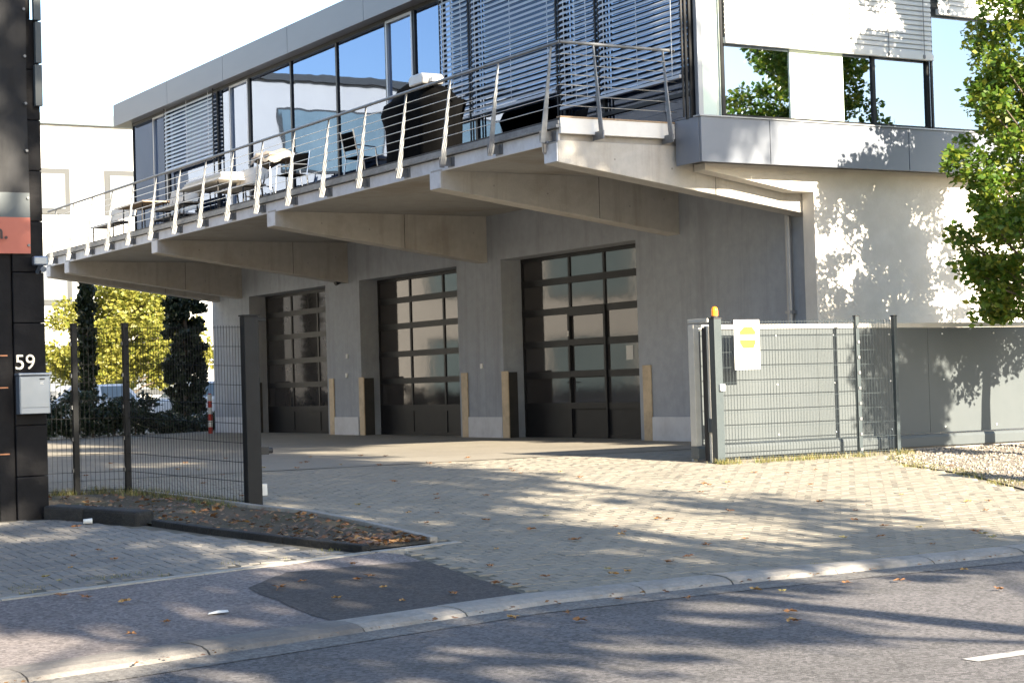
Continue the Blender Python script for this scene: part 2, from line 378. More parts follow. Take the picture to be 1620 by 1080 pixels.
# courtyard / driveway paving
DRIVE = [(6.60, 11.06), (6.84, 13.42), (7.43, 13.86), (7.46, 15.5), (7.38, 16.6), (7.17, 17.4), (6.9, 19.0), (6.7, 19.75), (5.2, 20.0), (5.2, 22.4), (18.2, 22.4), (18.0, 19.3), (17.2, 18.9), (16.25, 17.7), (15.9, 16.2), (15.0, 14.4), (17.5, 11.2), (8.2, 11.10)]
courtyard = struct(sheet('courtyard', [(6.60, 11.06), (6.84, 13.42), (7.43, 13.86), (7.46, 15.5), (7.38, 16.6), (7.17, 17.4), (6.9, 19.0), (6.7, 19.75), (5.2, 20.0), (5.2, 60), (18.95, 60), (18.95, 22.4), (18.2, 22.4), (18.2, 11.2), (8.2, 11.10)], -.010, 'joint'))
struct(sheet('rear_yard', [(5.2, 22.45), (18.95, 22.45), (18.95, 46.6), (70, 46.6), (70, 120), (-40, 120), (-40, 22.45)], 0, 'yard'))
def zclip(v): return zg(v)
def paver_faces(cx, cy, lx, ly, ch=.004, dep=.012):
    x0, x1, y0, y1 = cx-lx/2, cx+lx/2, cy-ly/2, cy+ly/2
    j = random.uniform(-.0018, .0018); t1 = random.uniform(-.012, .012)
    top = [(x0+ch, y0+ch), (x1-ch, y0+ch), (x1-ch, y1-ch), (x0+ch, y1-ch)]
    bot = [(x0, y0), (x1, y0), (x1, y1), (x0, y1)]
    T = [(x, y, zclip(y)+j+t1*(x-cx)) for x, y in top]; Bq = [(x, y, zclip(y)-dep) for x, y in bot]
    return T, Bq
FOUR = [(0,1,2,3), (4,5,1,0), (5,6,2,1), (6,7,3,2), (7,4,0,3)]
def paver_fields(spots, lead, parent, m, nlead=300):
    # spots: (cx, cy, lx, ly); lead: key by which the nearest are picked
    spots = sorted(spots, key=lead)
    protos = {}
    for cx, cy, lx, ly in spots[:nlead]:
        k = (lx, ly)
        if k not in protos:
            me = D.meshes.new('paver')
            ch = .004; x, y = lx/2, ly/2
            me.from_pydata([(-x+ch,-y+ch,0),(x-ch,-y+ch,0),(x-ch,y-ch,0),(-x+ch,y-ch,0),(-x,-y,-.012),(x,-y,-.012),(x,y,-.012),(-x,y,-.012)], [], FOUR)
            me.materials.append(MT[m]); protos[k] = me
        o = D.objects.new('paver', protos[k]); COL.objects.link(o); o.parent = parent
        o.location = (cx, cy, zg(cy)+random.uniform(-.0018, .0018))
        o.rotation_euler = (math.atan(slope(cy))+random.uniform(-.008, .008), random.uniform(-.01, .01), random.uniform(-.006, .006))
    mb = MB()
    for cx, cy, lx, ly in spots[nlead:]:
        T, Bq = paver_faces(cx, cy, lx, ly); mb.add(T+Bq, FOUR)
    me = D.meshes.new('paver_field'); me.from_pydata(mb.v, [], mb.f); me.materials.append(MT[m]); me.update()
    o = D.objects.new('paver_field', me); COL.objects.link(o); o.parent = parent; o['kind'] = 'stuff'
spots = []
r = 0; v = 11.12
while v < 22.35:
    u = 5.0 + (.105 if r % 2 else 0)
    while u < 18.1:
        if inpoly(u, v, DRIVE) and inpoly(u-.09, v, DRIVE) and inpoly(u+.09, v, DRIVE): spots.append((u+random.uniform(-.003,.003), v, .2045, .1165))
        u += .208
    v += .120; r += 1
paver_fields(spots, lambda s: (s[0]-.5)**2*.6+(s[1])**2, courtyard, 'paver')

FORE = [(-12, 8.9), (3.37, 12.86), (6.55, 13.70), (6.22, 14.6), (5.92, 15.6), (5.68, 16.6), (5.25, 17.62), (-12, 17.62)]
fore = struct(sheet('forecourt', [(-12, 8.8), (3.37, 12.78), (6.62, 13.66), (6.30, 14.66), (6.0, 15.65), (5.76, 16.66), (5.3, 17.75), (-12, 17.75)], -.010, 'joint'))
spots = []
def herring(u0, u1, v0, v1, g=.104):
    out = []; n = int((u1-u0)/g)+8; m_ = int((v1-v0)/g)+8
    for a in range(-4, n):
        for b in range(-4, m_):
            k = (a - b) % 4
            if k == 0: out.append((u0+(a+1)*g, v0+(b+.5)*g, .2035, .0995))
            if (a - b) % 4 == 3: out.append((u0+(a+.5)*g, v0+(b+1)*g, .0995, .2035))
    return out
for s in herring(1.6, 6.7, 11.6, 17.7):
    if all(inpoly(s[0]+dx*s[2]*.45, s[1]+dy*s[3]*.45, FORE) for dx, dy in ((-1,-1),(1,-1),(1,1),(-1,1))): spots.append(s)
paver_fields(spots, lambda s: s[0]**2+s[1]**2, fore, 'paver_grey')

# pale edging between forecourt and asphalt walk, dark edging round the planting bed
def strip(mb, pts, w, h, base=-.08):
    for (a, b) in zip(pts, pts[1:]):
        a = Vector((*a, 0)); b = Vector((*b, 0)); d = (b-a); n = Vector((-d.y, d.x, 0)).normalized()*w/2
        vs = []
        for p in (a, b):
            for sgn in (-1, 1):
                q = p+n*sgn
                vs += [(q.x, q.y, zg(q.y)+base), (q.x, q.y, zg(q.y)+h)]
        mb.add(vs, [(1,5,7,3), (0,4,5,1), (2,3,7,6), (0,1,3,2), (4,6,7,5)])
    return mb
def split(p, q, n, gap=.004):
    p = Vector(p); q = Vector(q); d = (q-p)/n; g = d.normalized()*gap
    return [((p+d*i+g)[:], (p+d*(i+1)-g)[:]) for i in range(n)]
ed = thing('forecourt_edging', (3.4, 12.8, zg(12.8)), '', ''); del ed['label']; del ed['category']; struct(ed)
for a, b in split((-2, 11.40), (3.37, 12.80), 6)+split((3.37, 12.80), (6.68, 13.66), 4)+split((6.70, 13.66), (7.62, 13.87), 1):
    strip(MB(), [a, b], .09, .006).build('edging_stone', 'edging', ed)
bedge = thing('bed_edging', (6.5, 15, zg(15)), '', ''); del bedge['label']; del bedge['category']; struct(bedge)
for a, b in split((5.84, 16.55), (6.06, 15.62), 1)+split((6.06, 15.62), (6.36, 14.68), 1)+split((6.36, 14.68), (6.68, 13.76), 1):
    strip(MB(), [a, b], .09, .05).build('edging_stone', 'dark_kerb', bedge, bevel=.012)
for a, b in split((6.72, 19.55), (7.14, 17.35), 2)+split((7.14, 17.35), (7.40, 16.5), 1)+split((7.40, 16.5), (7.45, 15.5), 1)+split((7.45, 15.5), (7.42, 13.95), 2):
    strip(MB(), [a, b], .075, .05).build('edging_stone', 'kerb', bedge, bevel=.008)
struct(sheet('planting_bed', [(5.2, 17.7), (5.8, 16.6), (6.04, 15.62), (6.36, 14.66), (6.68, 13.74), (7.42, 13.90), (7.44, 15.5), (7.38, 16.5), (7.12, 17.35), (6.7, 19.7), (5.2, 19.95)], .012, 'soil'))
bk = MB()
strip(bk, [(5.18, 17.66), (5.45, 17.25), (5.78, 16.62)], .24, .13)
blk = bk.build('low_kerb_wall', 'dark_kerb', None, bevel=.03)
tag(blk, 'low black painted kerb wall with chipped end beside the planting bed', 'kerb wall')
# gravel strip by the gate
struct(sheet('gravel_bed', [(17.2, 18.85), (16.25, 17.65), (15.92, 16.2), (15.03, 14.4), (17.5, 11.25), (60, 11.6), (60, 21.3), (18.05, 21.3), (18.05, 19.3)], .006, 'gravelbase'))
GR = [(17.2, 18.95), (16.25, 17.75), (15.98, 16.3), (15.4, 15.0), (17, 14.2), (22.5, 18.0), (22.5, 19.5), (17.6, 19.5)]
gm = MB(); cnt = 0
ico = [(0,0,1),(.9,0,.1),(-.3,.85,.1),(-.5,-.75,.1),(0,0,-.8)]; icf = [(0,1,2),(0,2,3),(0,3,1),(4,2,1),(4,3,2),(4,1,3)]
while cnt < 5200:
    u = random.uniform(15.2, 22.5); v = random.uniform(14.2, 19.5)
    if not inpoly(u, v, GR): continue
    s = random.uniform(.009, .028); a = random.uniform(0, 6.28); z = zg(v)+.006+s*.3
    ca, sa = math.cos(a), math.sin(a)
    gm.add([(u+s*(x*ca-y*sa), v+s*(x*sa+y*ca)*random.uniform(.7, 1.2), z+s*.7*q) for x, y, q in ico], icf); cnt += 1
st = gm.build('gravel', 'stone'); stuff(st); st['label'] = 'loose tan gravel along the foot of the sliding gate'
# road line
rl = struct(sheet('road_marking', [(6.9, 7.0), (10.5, 7.08), (10.5, 7.20), (6.9, 7.12)], 0, 'line', flat=.004))

# ------------------------------------------------------------------ office building
Z0 = .49
bld = thing('office_building', (18.2, 34.0, Z0), 'grey concrete building with garage doors, cantilevered balcony and glazed upper floor', 'building')
UA = 18.2
doors = [(26.41, 31.11), (32.91, 37.51), (39.34, 44.02)]
poly = [(21.62, .3)]
for a, b in doors: poly += [(a, .3), (a, 4.0), (b, 4.0), (b, .3)]
poly += [(46.6, .3), (46.6, 4.93), (21.62, 4.93)]
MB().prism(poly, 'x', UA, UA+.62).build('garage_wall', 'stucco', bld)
# street wall with its sloped cantilever
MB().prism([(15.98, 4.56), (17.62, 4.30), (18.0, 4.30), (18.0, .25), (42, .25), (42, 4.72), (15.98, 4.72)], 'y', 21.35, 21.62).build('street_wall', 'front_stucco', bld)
B('far_wall', 'stucco', bld, 18.82, 42, 46.3, 46.6, .3, 4.93)
B('end_wall', 'stucco', bld, 41.7, 42, 21.62, 46.3, .3, 9.0)
B('garage_rear_wall', 'interior', bld, 27, 27.2, 21.62, 46.3, .3, 4.93)
B('garage_floor', 'interior', bld, 18.82, 27, 21.62, 46.3, .3, Z0-.004)
# plinth panels
for a, b in ((21.66, 26.16), (31.16, 32.62), (37.66, 39.0), (44.05, 46.5)):
    B('plinth_panel', 'plinth', bld, UA-.025, UA, a+.02, b-.02, .40, .90, bevel=.004)
# corner guards beside the doors
for v in (26.15, 31.03, 32.67, 37.48, 39.08, 43.9):
    g_ = B('door_guard', 'guard', bld, UA-.03, UA-.004, v-.125, v+.125, .45, 1.80, bevel=.004)
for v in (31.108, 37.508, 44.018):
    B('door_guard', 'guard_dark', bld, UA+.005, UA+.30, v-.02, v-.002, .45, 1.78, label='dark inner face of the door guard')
# garage doors
rows = [(.49, 1.10), (1.10, 1.70), (1.70, 2.30), (2.30, 2.92), (2.92, 3.50), (3.50, 4.0)]
def garage_door(a, b, cols, wicket):
    mb = MB(); x0, x1 = 18.66, 18.71
    for z in [.49]+[r_[1] for r_ in rows]:
        z_0, z_1 = (z, z+.07) if z == .49 else (z-.075, z+.055 if z < 3.9 else z)
        mb.box(x0, x1, a, b, z_0, z_1)
    zz = [(.56, 1.025)]+[(p[0]+.055, p[1]-.075) for p in rows[1:]]
    stiles = [(a, a+.06)]+[(c-.035, c+.035) for c in cols[1:-1]]+[(b-.06, b)]
    for s0, s1 in stiles:
        for q0, q1 in zz: mb.box(x0+.002, x1, s0, s1, q0, q1)
    d = mb.build('garage_door', 'door', bld, bevel=0)
    for s0, s1 in zip(stiles, stiles[1:]):
        B('lower_panel', 'door', d, x0+.018, x1-.004, s0[1], s1[0], zz[0][0], zz[0][1])
        for q0, q1 in zz[1:]:
            B('window_pane', 'glass_door', d, x0+.022, x0+.032, s0[1], s1[0], q0, q1)
    if wicket is not None:
        w0, w1 = wicket
        f = MB()
        f.box(x0-.03, x0-.002, w0, w0+.07, .50, 2.96); f.box(x0-.03, x0-.002, w1-.07, w1, .50, 2.96)
        f.box(x0-.03, x0-.002, w0+.07, w1-.07, 2.80, 2.96)
        for z in (1.04, 1.64, 2.24): f.box(x0-.03, x0-.002, w0+.07, w1-.07, z, z+.12)
        f.build('wicket_door_frame', 'door', d, bevel=.004)
        h = MB(); h.box(x0-.045, x0-.03, w1-.06, w1-.02, 1.42, 1.62); h.tube((x0-.045, w1-.04, 1.54), (x0-.09, w1-.04, 1.54), .010); h.tube((x0-.09, w1-.04, 1.54), (x0-.09, w1-.17, 1.54), .010)
        h.build('door_handle', 'black', d)
        B('lock_plate', 'white_paint', d, x0-.04, x0-.03, w1-.05, w1-.02, 2.42, 2.52)
    return d
garage_door(26.41, 31.11, [26.41, 28.14, 29.34, 31.11], (28.10, 29.40))
garage_door(32.91, 37.51, [32.91, 34.38, 35.92, 37.51], None)
garage_door(39.34, 44.02, [39.34, 40.83, 42.40, 44.02], None)
B('notice', 'paper', bld, 18.676, 18.680, 27.28, 27.50, 1.92, 2.18)
# cantilever beams and balcony slab
def zbot(u): return 4.62+(u-13.65)*(3.98-4.62)/(18.2-13.65)
for v0 in (21.64, 25.09, 31.63, 38.07, 44.47, 46.05):
    uj = 16.55+random.uniform(-.3, .3)
    a_ = MB().prism([(13.65, 4.93), (13.65, 4.62), (uj-.004, zbot(uj-.004)), (uj-.004, 4.93)], 'y', v0, v0+.36).build('cantilever_beam', 'concrete', bld, bevel=.012)
    MB().prism([(uj+.004, 4.93), (uj+.004, zbot(uj+.004)), (18.2, 3.98), (18.3, 3.98), (18.3, 4.93)], 'y', v0, v0+.36).build('beam_root', 'concrete', a_, bevel=.012)
    MB().box(uj-.0041, uj+.0041, v0+.01, v0+.35, zbot(uj)+.012, 4.92).build('beam_joint', 'frame', a_)
    B('beam_tip_skylit', 'slab_edge', a_, 13.632, 13.6495, v0+.01, v0+.35, 4.635, 4.893)  # thin plate: white coating plus sky light put into its pale colour
    for (u_, f_) in ((14.6, .5), (15.6, .45), (17.2, .4), (17.9, .62)):
        zz_ = zbot(u_)+(4.9-zbot(u_))*f_
        MB().tube((u_, v0-.001, zz_), (u_, v0+.004, zz_), .016, n=10).build('tie_hole', 'soffit', a_)
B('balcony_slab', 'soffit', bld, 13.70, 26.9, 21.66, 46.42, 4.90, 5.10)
B('slab_edge', 'slab_edge', bld, 13.665, 13.698, 21.66, 46.42, 4.895, 5.09)
gut = MB(); gut.box(13.60, 13.70, 21.60, 46.45, 5.10, 5.145); gut.box(13.63, 13.70, 21.60, 46.45, 5.150, 5.205)
gut.build('edge_channel', 'galv', bld, bevel=.004)
B('deck_edge', 'black', bld, 13.66, 13.70, 21.60, 46.45, 5.2052, 5.24)
B('deck', 'frame', bld, 13.72, 15.66, 21.64, 46.4, 5.105, 5.215)
B('end_fascia', 'white_paint', bld, 13.66, 15.62, 21.57, 21.632, 5.02, 5.24, bevel=.004)
B('end_fascia_cap', 'wood_brown', bld, 13.65, 15.62, 21.56, 21.66, 5.241, 5.262)
# rust stain-like drain and small outlet below the slab edge
el = MB(); el.path([(13.58, 21.9, 5.08), (13.58, 21.9, 4.92), (13.62, 21.95, 4.80), (13.72, 22.0, 4.78)], .035, 10); el.build('drain_elbow', 'pipe', bld, smooth=False)
dp = MB(); dp.tube((18.12, 22.13, 4.2), (18.12, 22.13, .5), .05, n=12); dp.box(18.06, 18.2, 22.07, 22.19, 2.50, 2.54); dp.build('downpipe', 'pipe', bld)
wl = MB(); wl.tube((18.1, 38.25, 4.05), (17.95, 38.25, 3.99), .06, .07, 10); wl.box(18.1, 18.2, 38.2, 38.3, 4.0, 4.1); wl.build('wall_camera', 'black', bld)
for v_, z_ in ((38.2, 2.30), (38.25, 1.86), (31.95, 1.92)):
    B('socket_box', 'white_paint', bld, UA-.035, UA, v_-.04, v_+.04, z_-.05, z_+.05, bevel=.004)
# railing
rail = MB().tube((13.66, 21.52, 6.30), (13.66, 46.2, 6.30), .026, n=10)
rail = MB().path([(15.62, 21.54, 6.30), (13.66, 21.54, 6.30), (13.66, 46.2, 6.30)], .026, 10).build('railing', 'galv', bld)
def blade(u0, v0):
    return MB().prism([(13.44, 4.90), (13.52, 4.90), (13.555, 5.08), (13.68, 6.285), (13.655, 6.285)], 'y', v0-.008, v0+.008)
p0 = blade(0, 21.78).build('railing_post', 'galv', rail)
b0 = MB().box(13.45, 13.665, 21.786+.006, 21.80+.006, 4.93, 5.07).box(13.651, 13.665, 21.70, 21.90, 4.92, 5.08).build('post_bracket', 'galv', rail)
for i in range(1, 17):
    clone(p0, (0, 1.485*i, 0), rail); clone(b0, (0, 1.485*i, 0), rail)
for u in (14.22, 15.42):
    MB().prism([(21.33, 4.94), (21.42, 4.94), (21.45, 5.12), (21.555, 6.285), (21.525, 6.285)], 'x', u-.008, u+.008).build('railing_post', 'galv', rail)
    B('post_bracket', 'galv', rail, u+.012, u+.026, 21.36, 21.64, 4.94, 5.06)
for k in range(6):
    z = 5.40+.145*k; uo = 13.60+(z-5.1)*.056
    MB().path([(15.62, 21.50, z), (uo, 21.50, z), (uo, 46.0, z)], .006, 6).build('railing_cable', 'steel', rail)
# roof
fa = MB()
B('roof', 'interior', bld, 15.45, 42, 20.6, 46.0, 8.60, 9.02)
rv = [20.4, 24.0, 27.6, 31.2, 34.8, 38.4, 42.0, 46.03]
for a, b in zip(rv, rv[1:]): B('fascia_panel', 'fascia', bld, 15.38, 15.42, a+.006, b-.006, 8.53, 9.10, bevel=.006)
uu = [15.43, 18.5, 21.5, 24.5, 27.5, 30.5]
for a, b in zip(uu, uu[1:]): B('fascia_panel', 'fascia', bld, a+.006, b-.006, 20.40, 20.44, 8.53, 9.10, bevel=.006)
B('fascia_soffit', 'fascia', bld, 15.42, 42, 20.44, 46.03, 8.545, 8.60)
B('fascia_panel', 'fascia', bld, 15.42, 18, 46.005, 46.03, 8.61, 9.10)
# window wall along the balcony
WV = [45.41, 43.85, 42.81, 39.51, 38.74, 37.6, 35.33, 33.08, 30.87, 29.72, 28.61, 27.47, 24.62, 23.49, 21.22]
for b, a in zip(WV, WV[1:]):
    u0, u1 = 15.67, 15.75
    mb = MB(); w = .035
    mb.box(u0, u1, a, a+w, 5.215, 8.545); mb.box(u0, u1, b-w, b, 5.215, 8.545)
    mb.box(u0+.002, u1, a+w, b-w, 8.47, 8.545); mb.box(u0+.002, u1, a+w, b-w, 5.215, 5.29)
    opening = (a, b) in ((29.72, 30.87), (37.6, 38.74), (42.81, 43.85))
    if opening:
        mb.box(u0-.02, u1-.02, a+w, a+w+.05, 5.29, 8.47, 1); mb.box(u0-.02, u1-.02, b-w-.05, b-w, 5.29, 8.47, 1)
        mb.box(u0-.018, u1-.02, a+w+.05, b-w-.05, 8.42, 8.47, 1); mb.box(u0-.018, u1-.02, a+w+.05, b-w-.05, 5.29, 5.36, 1)
    wf = mb.build('window', ['frame', 'frame_grey'], bld)
    B('pane', 'glass_up', wf, u0+.03, u0+.045, a+w, b-w, 5.29, 8.47)
for za, va, vb in ((5.62, 21.22, 24.62),): B('transom', 'frame', bld, 15.655, 15.669, va, vb, za, za+.06)
# window wall along the street
mb = MB()
WU = [16.17, 19.05, 20.17, 22.9, 25.6, 28.3]
f0, f1 = 21.10, 21.17
for a, b in zip(WU, WU[1:]):
    mb = MB(); w = .03
    mb.box(a, a+w, f0, f1, 5.30, 8.545); mb.box(b-w, b, f0, f1, 5.30, 8.545)
    mb.box(a+w, b-w, f0+.002, f1, 5.30, 5.35); mb.box(a+w, b-w, f0+.002, f1, 8.48, 8.545)
    wf = mb.build('window', 'frame', bld)
    B('pane', 'glass_front', wf, a+w, b-w, f0+.03, f0+.04, 5.35, 8.48)
cw = MB(); cw.box(15.72, 15.80, 21.10, 21.18, 5.30, 8.545); cw = cw.build('corner_window', 'frame_grey', bld)
B('pane', 'glass_up', cw, 15.75, 15.76, 21.18, 21.22, 5.30, 8.545)
B('pane', 'frost', cw, 15.80, 16.17, 21.12, 21.13, 5.30, 8.545)
gr_ = MB().box(16.10, 16.135, 21.04, 21.075, 5.28, 8.545).build('blind_guide', 'frame', bld)
for u in (20.18,): B('blind_guide', 'frame', bld, u, u+.035, 21.04, 21.075, 5.28, 8.545)
B('blind_guide', 'frame', bld, 15.60, 15.635, 21.23, 21.265, 5.26, 8.545)
B('frosted_pane', 'frost', bld, 17.42, 18.44, 21.106, 21.126, 5.352, 8.45)
B('white_board', 'white_paint', bld, 19.72, 19.78, 21.3, 21.33, 5.32, 6.5)
# parapet below the street windows
pu = [15.62, 16.87, 19.57, 22.3, 25.0, 27.7]
B('parapet_core', 'frame', bld, 15.66, 27.7, 21.0, 21.56, 4.66, 5.26)
for a, b in zip(pu, pu[1:]): B('parapet_panel', 'parapet', bld, a+.005, b-.005, 20.94, 20.985, 4.62, 5.27, bevel=.006)
B('parapet_panel', 'parapet', bld, 15.618, 15.650, 20.99, 21.56, 4.62, 5.27, bevel=.004)
B('parapet_cap', 'frame_grey', bld, 15.60, 27.7, 20.92, 21.09, 5.272, 5.292)
# interior of the upper floor
B('upper_floor', 'interior', bld, 15.8, 41.7, 21.2, 46.2, 5.11, 5.20)
B('interior_wall', 'interior', bld, 21.0, 21.15, 27.0, 46.0, 5.2, 8.54)
B('interior_wall', 'interior', bld, 16.6, 40, 27.0, 27.15, 5.2, 8.54)
B('end_wall', 'interior_light', bld, 16.4, 41.7, 46.02, 46.2, 5.2, 8.54)
# venetian blinds
def blind_v(a, b, zb, m, pitch, ang, wd=.08, u=15.58):
    rl_ = MB().box(u-.04, u+.04, a, b, zb-.05, zb-.005)
    n = int((8.52-zb)/pitch)
    for c in (a+.18, (a+b)/2, b-.18): rl_.box(u-.045, u-.041, c-.008, c+.008, zb-.01, 8.52)
    for e in (a-.03, b+.01): rl_.box(u-.012, u+.012, e, e+.02, 5.3, 8.54, 1)
    bl = rl_.build('venetian_blind', [m, 'cord'], bld)
    s0 = None; h = wd/2*math.sin(ang); c_ = wd/2*math.cos(ang)
    for k in range(n):
        if s0 is None:
            s = MB(); z = zb+pitch*.5
            s.add([(u-c_, a+.01, z-h), (u, a+.01, z+.012), (u+c_, a+.01, z+h), (u-c_, b-.01, z-h), (u, b-.01, z+.012), (u+c_, b-.01, z+h)], [(0,1,4,3), (1,2,5,4)])
            s0 = s.build('slat', m, bl)
        else: clone(s0, (0, 0, pitch*k), bl)
blind_v(39.56, 42.76, 6.98, 'blind_white', .093, math.radians(55))
blind_v(27.53, 28.53, 6.22, 'blind', .090, math.radians(50))
blind_v(24.68, 27.40, 6.22, 'blind', .090, math.radians(50))
blind_v(23.55, 24.55, 5.92, 'blind', .090, math.radians(50))
blind_v(21.30, 23.42, 5.92, 'blind', .090, math.radians(50))
def blind_u(a, b, zb, pitch=.075, ang=math.radians(74), wd=.08, v=21.03):
    rl_ = MB().box(a, b, v-.035, v+.035, zb-.09, zb-.005)
    n = int((8.52-zb)/pitch); nn = int((b-a)/.68)
    for i in range(nn+1):
        c = a+.2+(b-a-.4)*i/nn
        rl_.box(c-.008, c+.008, v-.046, v-.042, zb-.08, 8.52, 1); rl_.box(c-.02, c+.02, v-.048, v-.036, zb-.07, zb-.02, 1)
    bl = rl_.build('venetian_blind', ['blind_white', 'galv'], bld)
    s0 = None; h = wd/2*math.sin(ang); c_ = wd/2*math.cos(ang)
    for k in range(n):
        if s0 is None:
            s = MB(); z = zb+pitch*.5
            s.add([(a+.01, v-c_, z-h), (a+.01, v-.012, z), (a+.01, v+c_, z+h), (b-.01, v-c_, z-h), (b-.01, v-.012, z), (b-.01, v+c_, z+h)], [(0,3,4,1), (1,4,5,2)])
            s0 = s.build('slat', 'blind_white', bl)
        else: clone(s0, (0, 0, pitch*k), bl)
blind_u(16.16, 20.20, 6.46); blind_u(20.34, 22.88, 7.20); blind_u(22.98, 25.55, 7.20)

# ------------------------------------------------------------------ things on the balcony
ZD = 5.217
def bench(loc, label, L=1.9):
    t = thing('garden_bench', loc, label, 'bench', local=True)
    for k in range(3): B('seat_slat', 'wood_grey', t, -.22+.15*k, -.09+.15*k, -L/2, L/2, .46, .49)
    for k in range(2): MB().add([(.26+.03*k, -L/2, .62+.16*k), (.29+.03*k, -L/2, .62+.16*k), (.32+.03*k, -L/2, .76+.16*k), (.29+.03*k, -L/2, .76+.16*k), (.26+.03*k, L/2, .62+.16*k), (.29+.03*k, L/2, .62+.16*k), (.32+.03*k, L/2, .76+.16*k), (.29+.03*k, L/2, .76+.16*k)], [(0,1,2,3),(7,6,5,4),(0,4,5,1),(1,5,6,2),(2,6,7,3),(3,7,4,0)]).build('backrest_slat', 'wood_grey', t)
    for s in (-1, 1):
        y = s*(L/2-.2)
        MB().path([(-.2, y, 0), (-.2, y, .45), (.2, y, .45), (.24, y, .0)], .018, 6).build('leg', 'black', t)
        MB().tube((.22, y, .45), (.36, y, .95), .016, n=6).build('back_upright', 'black', t)
    return t
bench((14.25, 43.0, ZD), 'weathered grey slatted bench at the far end of the balcony')
bench((14.25, 38.6, ZD), 'weathered grey slatted bench beside the pale lowered blind', 2.1)
def table(loc, label, L=2.0, top='wood_grey', w=.7, h=.74):
    t = thing('folding_table', loc, label, 'table', local=True)
    for k in range(4): B('top_plank', top, t, -w/2+w/4*k+.003, -w/2+w/4*(k+1)-.003, -L/2, L/2, h-.03, h)
    for s in (-1, 1):
        y = s*(L/2-.3)
        MB().path([(-w/2+.08, y, 0), (-w/2+.1, y, h-.03)], .014, 6).build('leg', 'black', t)
        MB().path([(w/2-.08, y, 0), (w/2-.1, y, h-.03)], .014, 6).build('leg', 'black', t)
        MB().path([(-w/2+.08, y, .12), (w/2-.08, y, .12)], .012, 6).build('brace', 'black', t)
    return t
bench((14.3, 34.9, ZD), 'weathered grey slatted bench between the boards and the draped table', 1.7)
bench((15.1, 40.9, ZD), 'weathered grey slatted bench standing behind the wooden beer table', 2.0)
table((14.3, 40.8, ZD), 'long wooden beer table between two weathered benches', 1.9, 'wood_brown')
table((14.4, 36.6, ZD), 'long pale folding table with a stack of boards on it', 2.6, 'wood_grey', .8)
bs = thing('board_stack', (14.4, 36.5, ZD+.742), 'pale boards stacked flat on the long folding table', 'boards', local=True)
for k in range(3): B('board', ['wood_grey', 'gate_frame', 'plinth'][k], bs, -.33+.02*k, .33-.02*k, -1.15+.05*k, 1.1-.06*k, .05*k, .05*k+.045, bevel=.008)
def tube_chair(loc, label, rz, m, group=None):
    t = thing('stacking_chair', loc, label, 'chair', local=True, rz=rz)
    MB().box(-.21, .21, -.21, .21, .44, .47).build('seat', m, t, bevel=.012)
    MB().add([(-.2, .20, .58), (.2, .20, .58), (.2, .27, .90), (-.2, .27, .90), (-.2, .225, .575), (.2, .225, .575), (.2, .295, .895), (-.2, .295, .895)], [(0,1,2,3),(7,6,5,4),(0,4,5,1),(1,5,6,2),(2,6,7,3),(3,7,4,0)]).build('backrest', m, t, bevel=.01)
    for s in (-1, 1):
        MB().path([(s*.22, -.24, 0), (s*.22, -.19, .45), (s*.22, -.17, .64), (s*.22, .22, .66)], .012, 6).build('front_leg', 'steel', t)
        MB().path([(s*.22, .26, 0), (s*.22, .19, .45), (s*.22, .29, .93)], .012, 6).build('rear_leg', 'steel', t)
    return t
tube_chair((14.45, 29.55, ZD), 'black seated tubular chair beside the black covered barbecue', math.radians(95), 'cloth_black')
tube_chair((14.3, 32.3, ZD), 'tubular chair with dark seat beside the brown draped table', math.radians(-70), 'cloth_black')
tube_chair((15.2, 36.0, ZD), 'tubular chair with pale seat beside the stack of boards', math.radians(120), 'white_paint')
tt = thing('draped_table', (14.5, 33.4, ZD), 'small steel table with a crumpled brown cloth over it', 'table', local=True)
B('table_top', 'wood_brown', tt, -.38, .38, -.45, .45, .92, .96, bevel=.01)
for sx in (-1, 1):
    for sy in (-1, 1): MB().tube((sx*.36, sy*.44, 0), (sx*.3, sy*.3, .92), .013, n=6).build('leg', 'steel', tt)
nb = 14; vs = []; fs = []
for i in range(nb+1):
    for j in range(nb+1):
        x = -.5+i/nb; y = -.5+j/nb
        e = max(abs(x), abs(y))
        z = .965+.07*math.sin(9*x+3*y)*math.cos(7*y)+.05-(max(0, e-.38)*1.6)+random.uniform(0, .012)
        vs.append((x*.86, y*1.05, z)); 
for i in range(nb):
    for j in range(nb): a = i*(nb+1)+j; fs.append((a, a+nb+1, a+nb+2, a+1))
MB().add(vs, fs).build('cloth', 'cloth_brown', tt, smooth=True)
# covered barbecue
cb = thing('covered_barbecue', (14.5, 27.2, ZD), 'barbecue under a sagging black cover on the balcony', 'barbecue', local=True)
N = 40; rings = [(0.02, 1.0, 1.02), (.35, .97, .98), (.75, 1.0, .98), (1.02, 1.12, 1.08), (1.10, 1.08, 1.02), (1.16, .9, .80), (1.33, .70, .64), (1.40, .5, .45), (1.41, .02, .02)]
vs = []; fs = []
for k, (z, sy, sx) in enumerate(rings):
    for i in range(N):
        a = 2*math.pi*i/N; ca, sa = math.cos(a), math.sin(a)
        q = (abs(ca)**5+abs(sa)**5)**(-1/5)
        fold = 1+(.045*math.sin(a*9+k*.2)+.03*math.sin(a*17+1))*(1 if k < 4 else .3)
        vs.append((.36*sx*q*ca*fold, .92*sy*q*sa*fold, z+.02*math.sin(5*a)*(1 if k > 2 else 0)+(.10*sa if k > 3 else 0)))
for k in range(len(rings)-1):
    for i in range(N): fs.append((k*N+i, k*N+(i+1) % N, (k+1)*N+(i+1) % N, (k+1)*N+i))
MB().add(vs, fs).build('cover', 'cloth_black', cb, smooth=True)
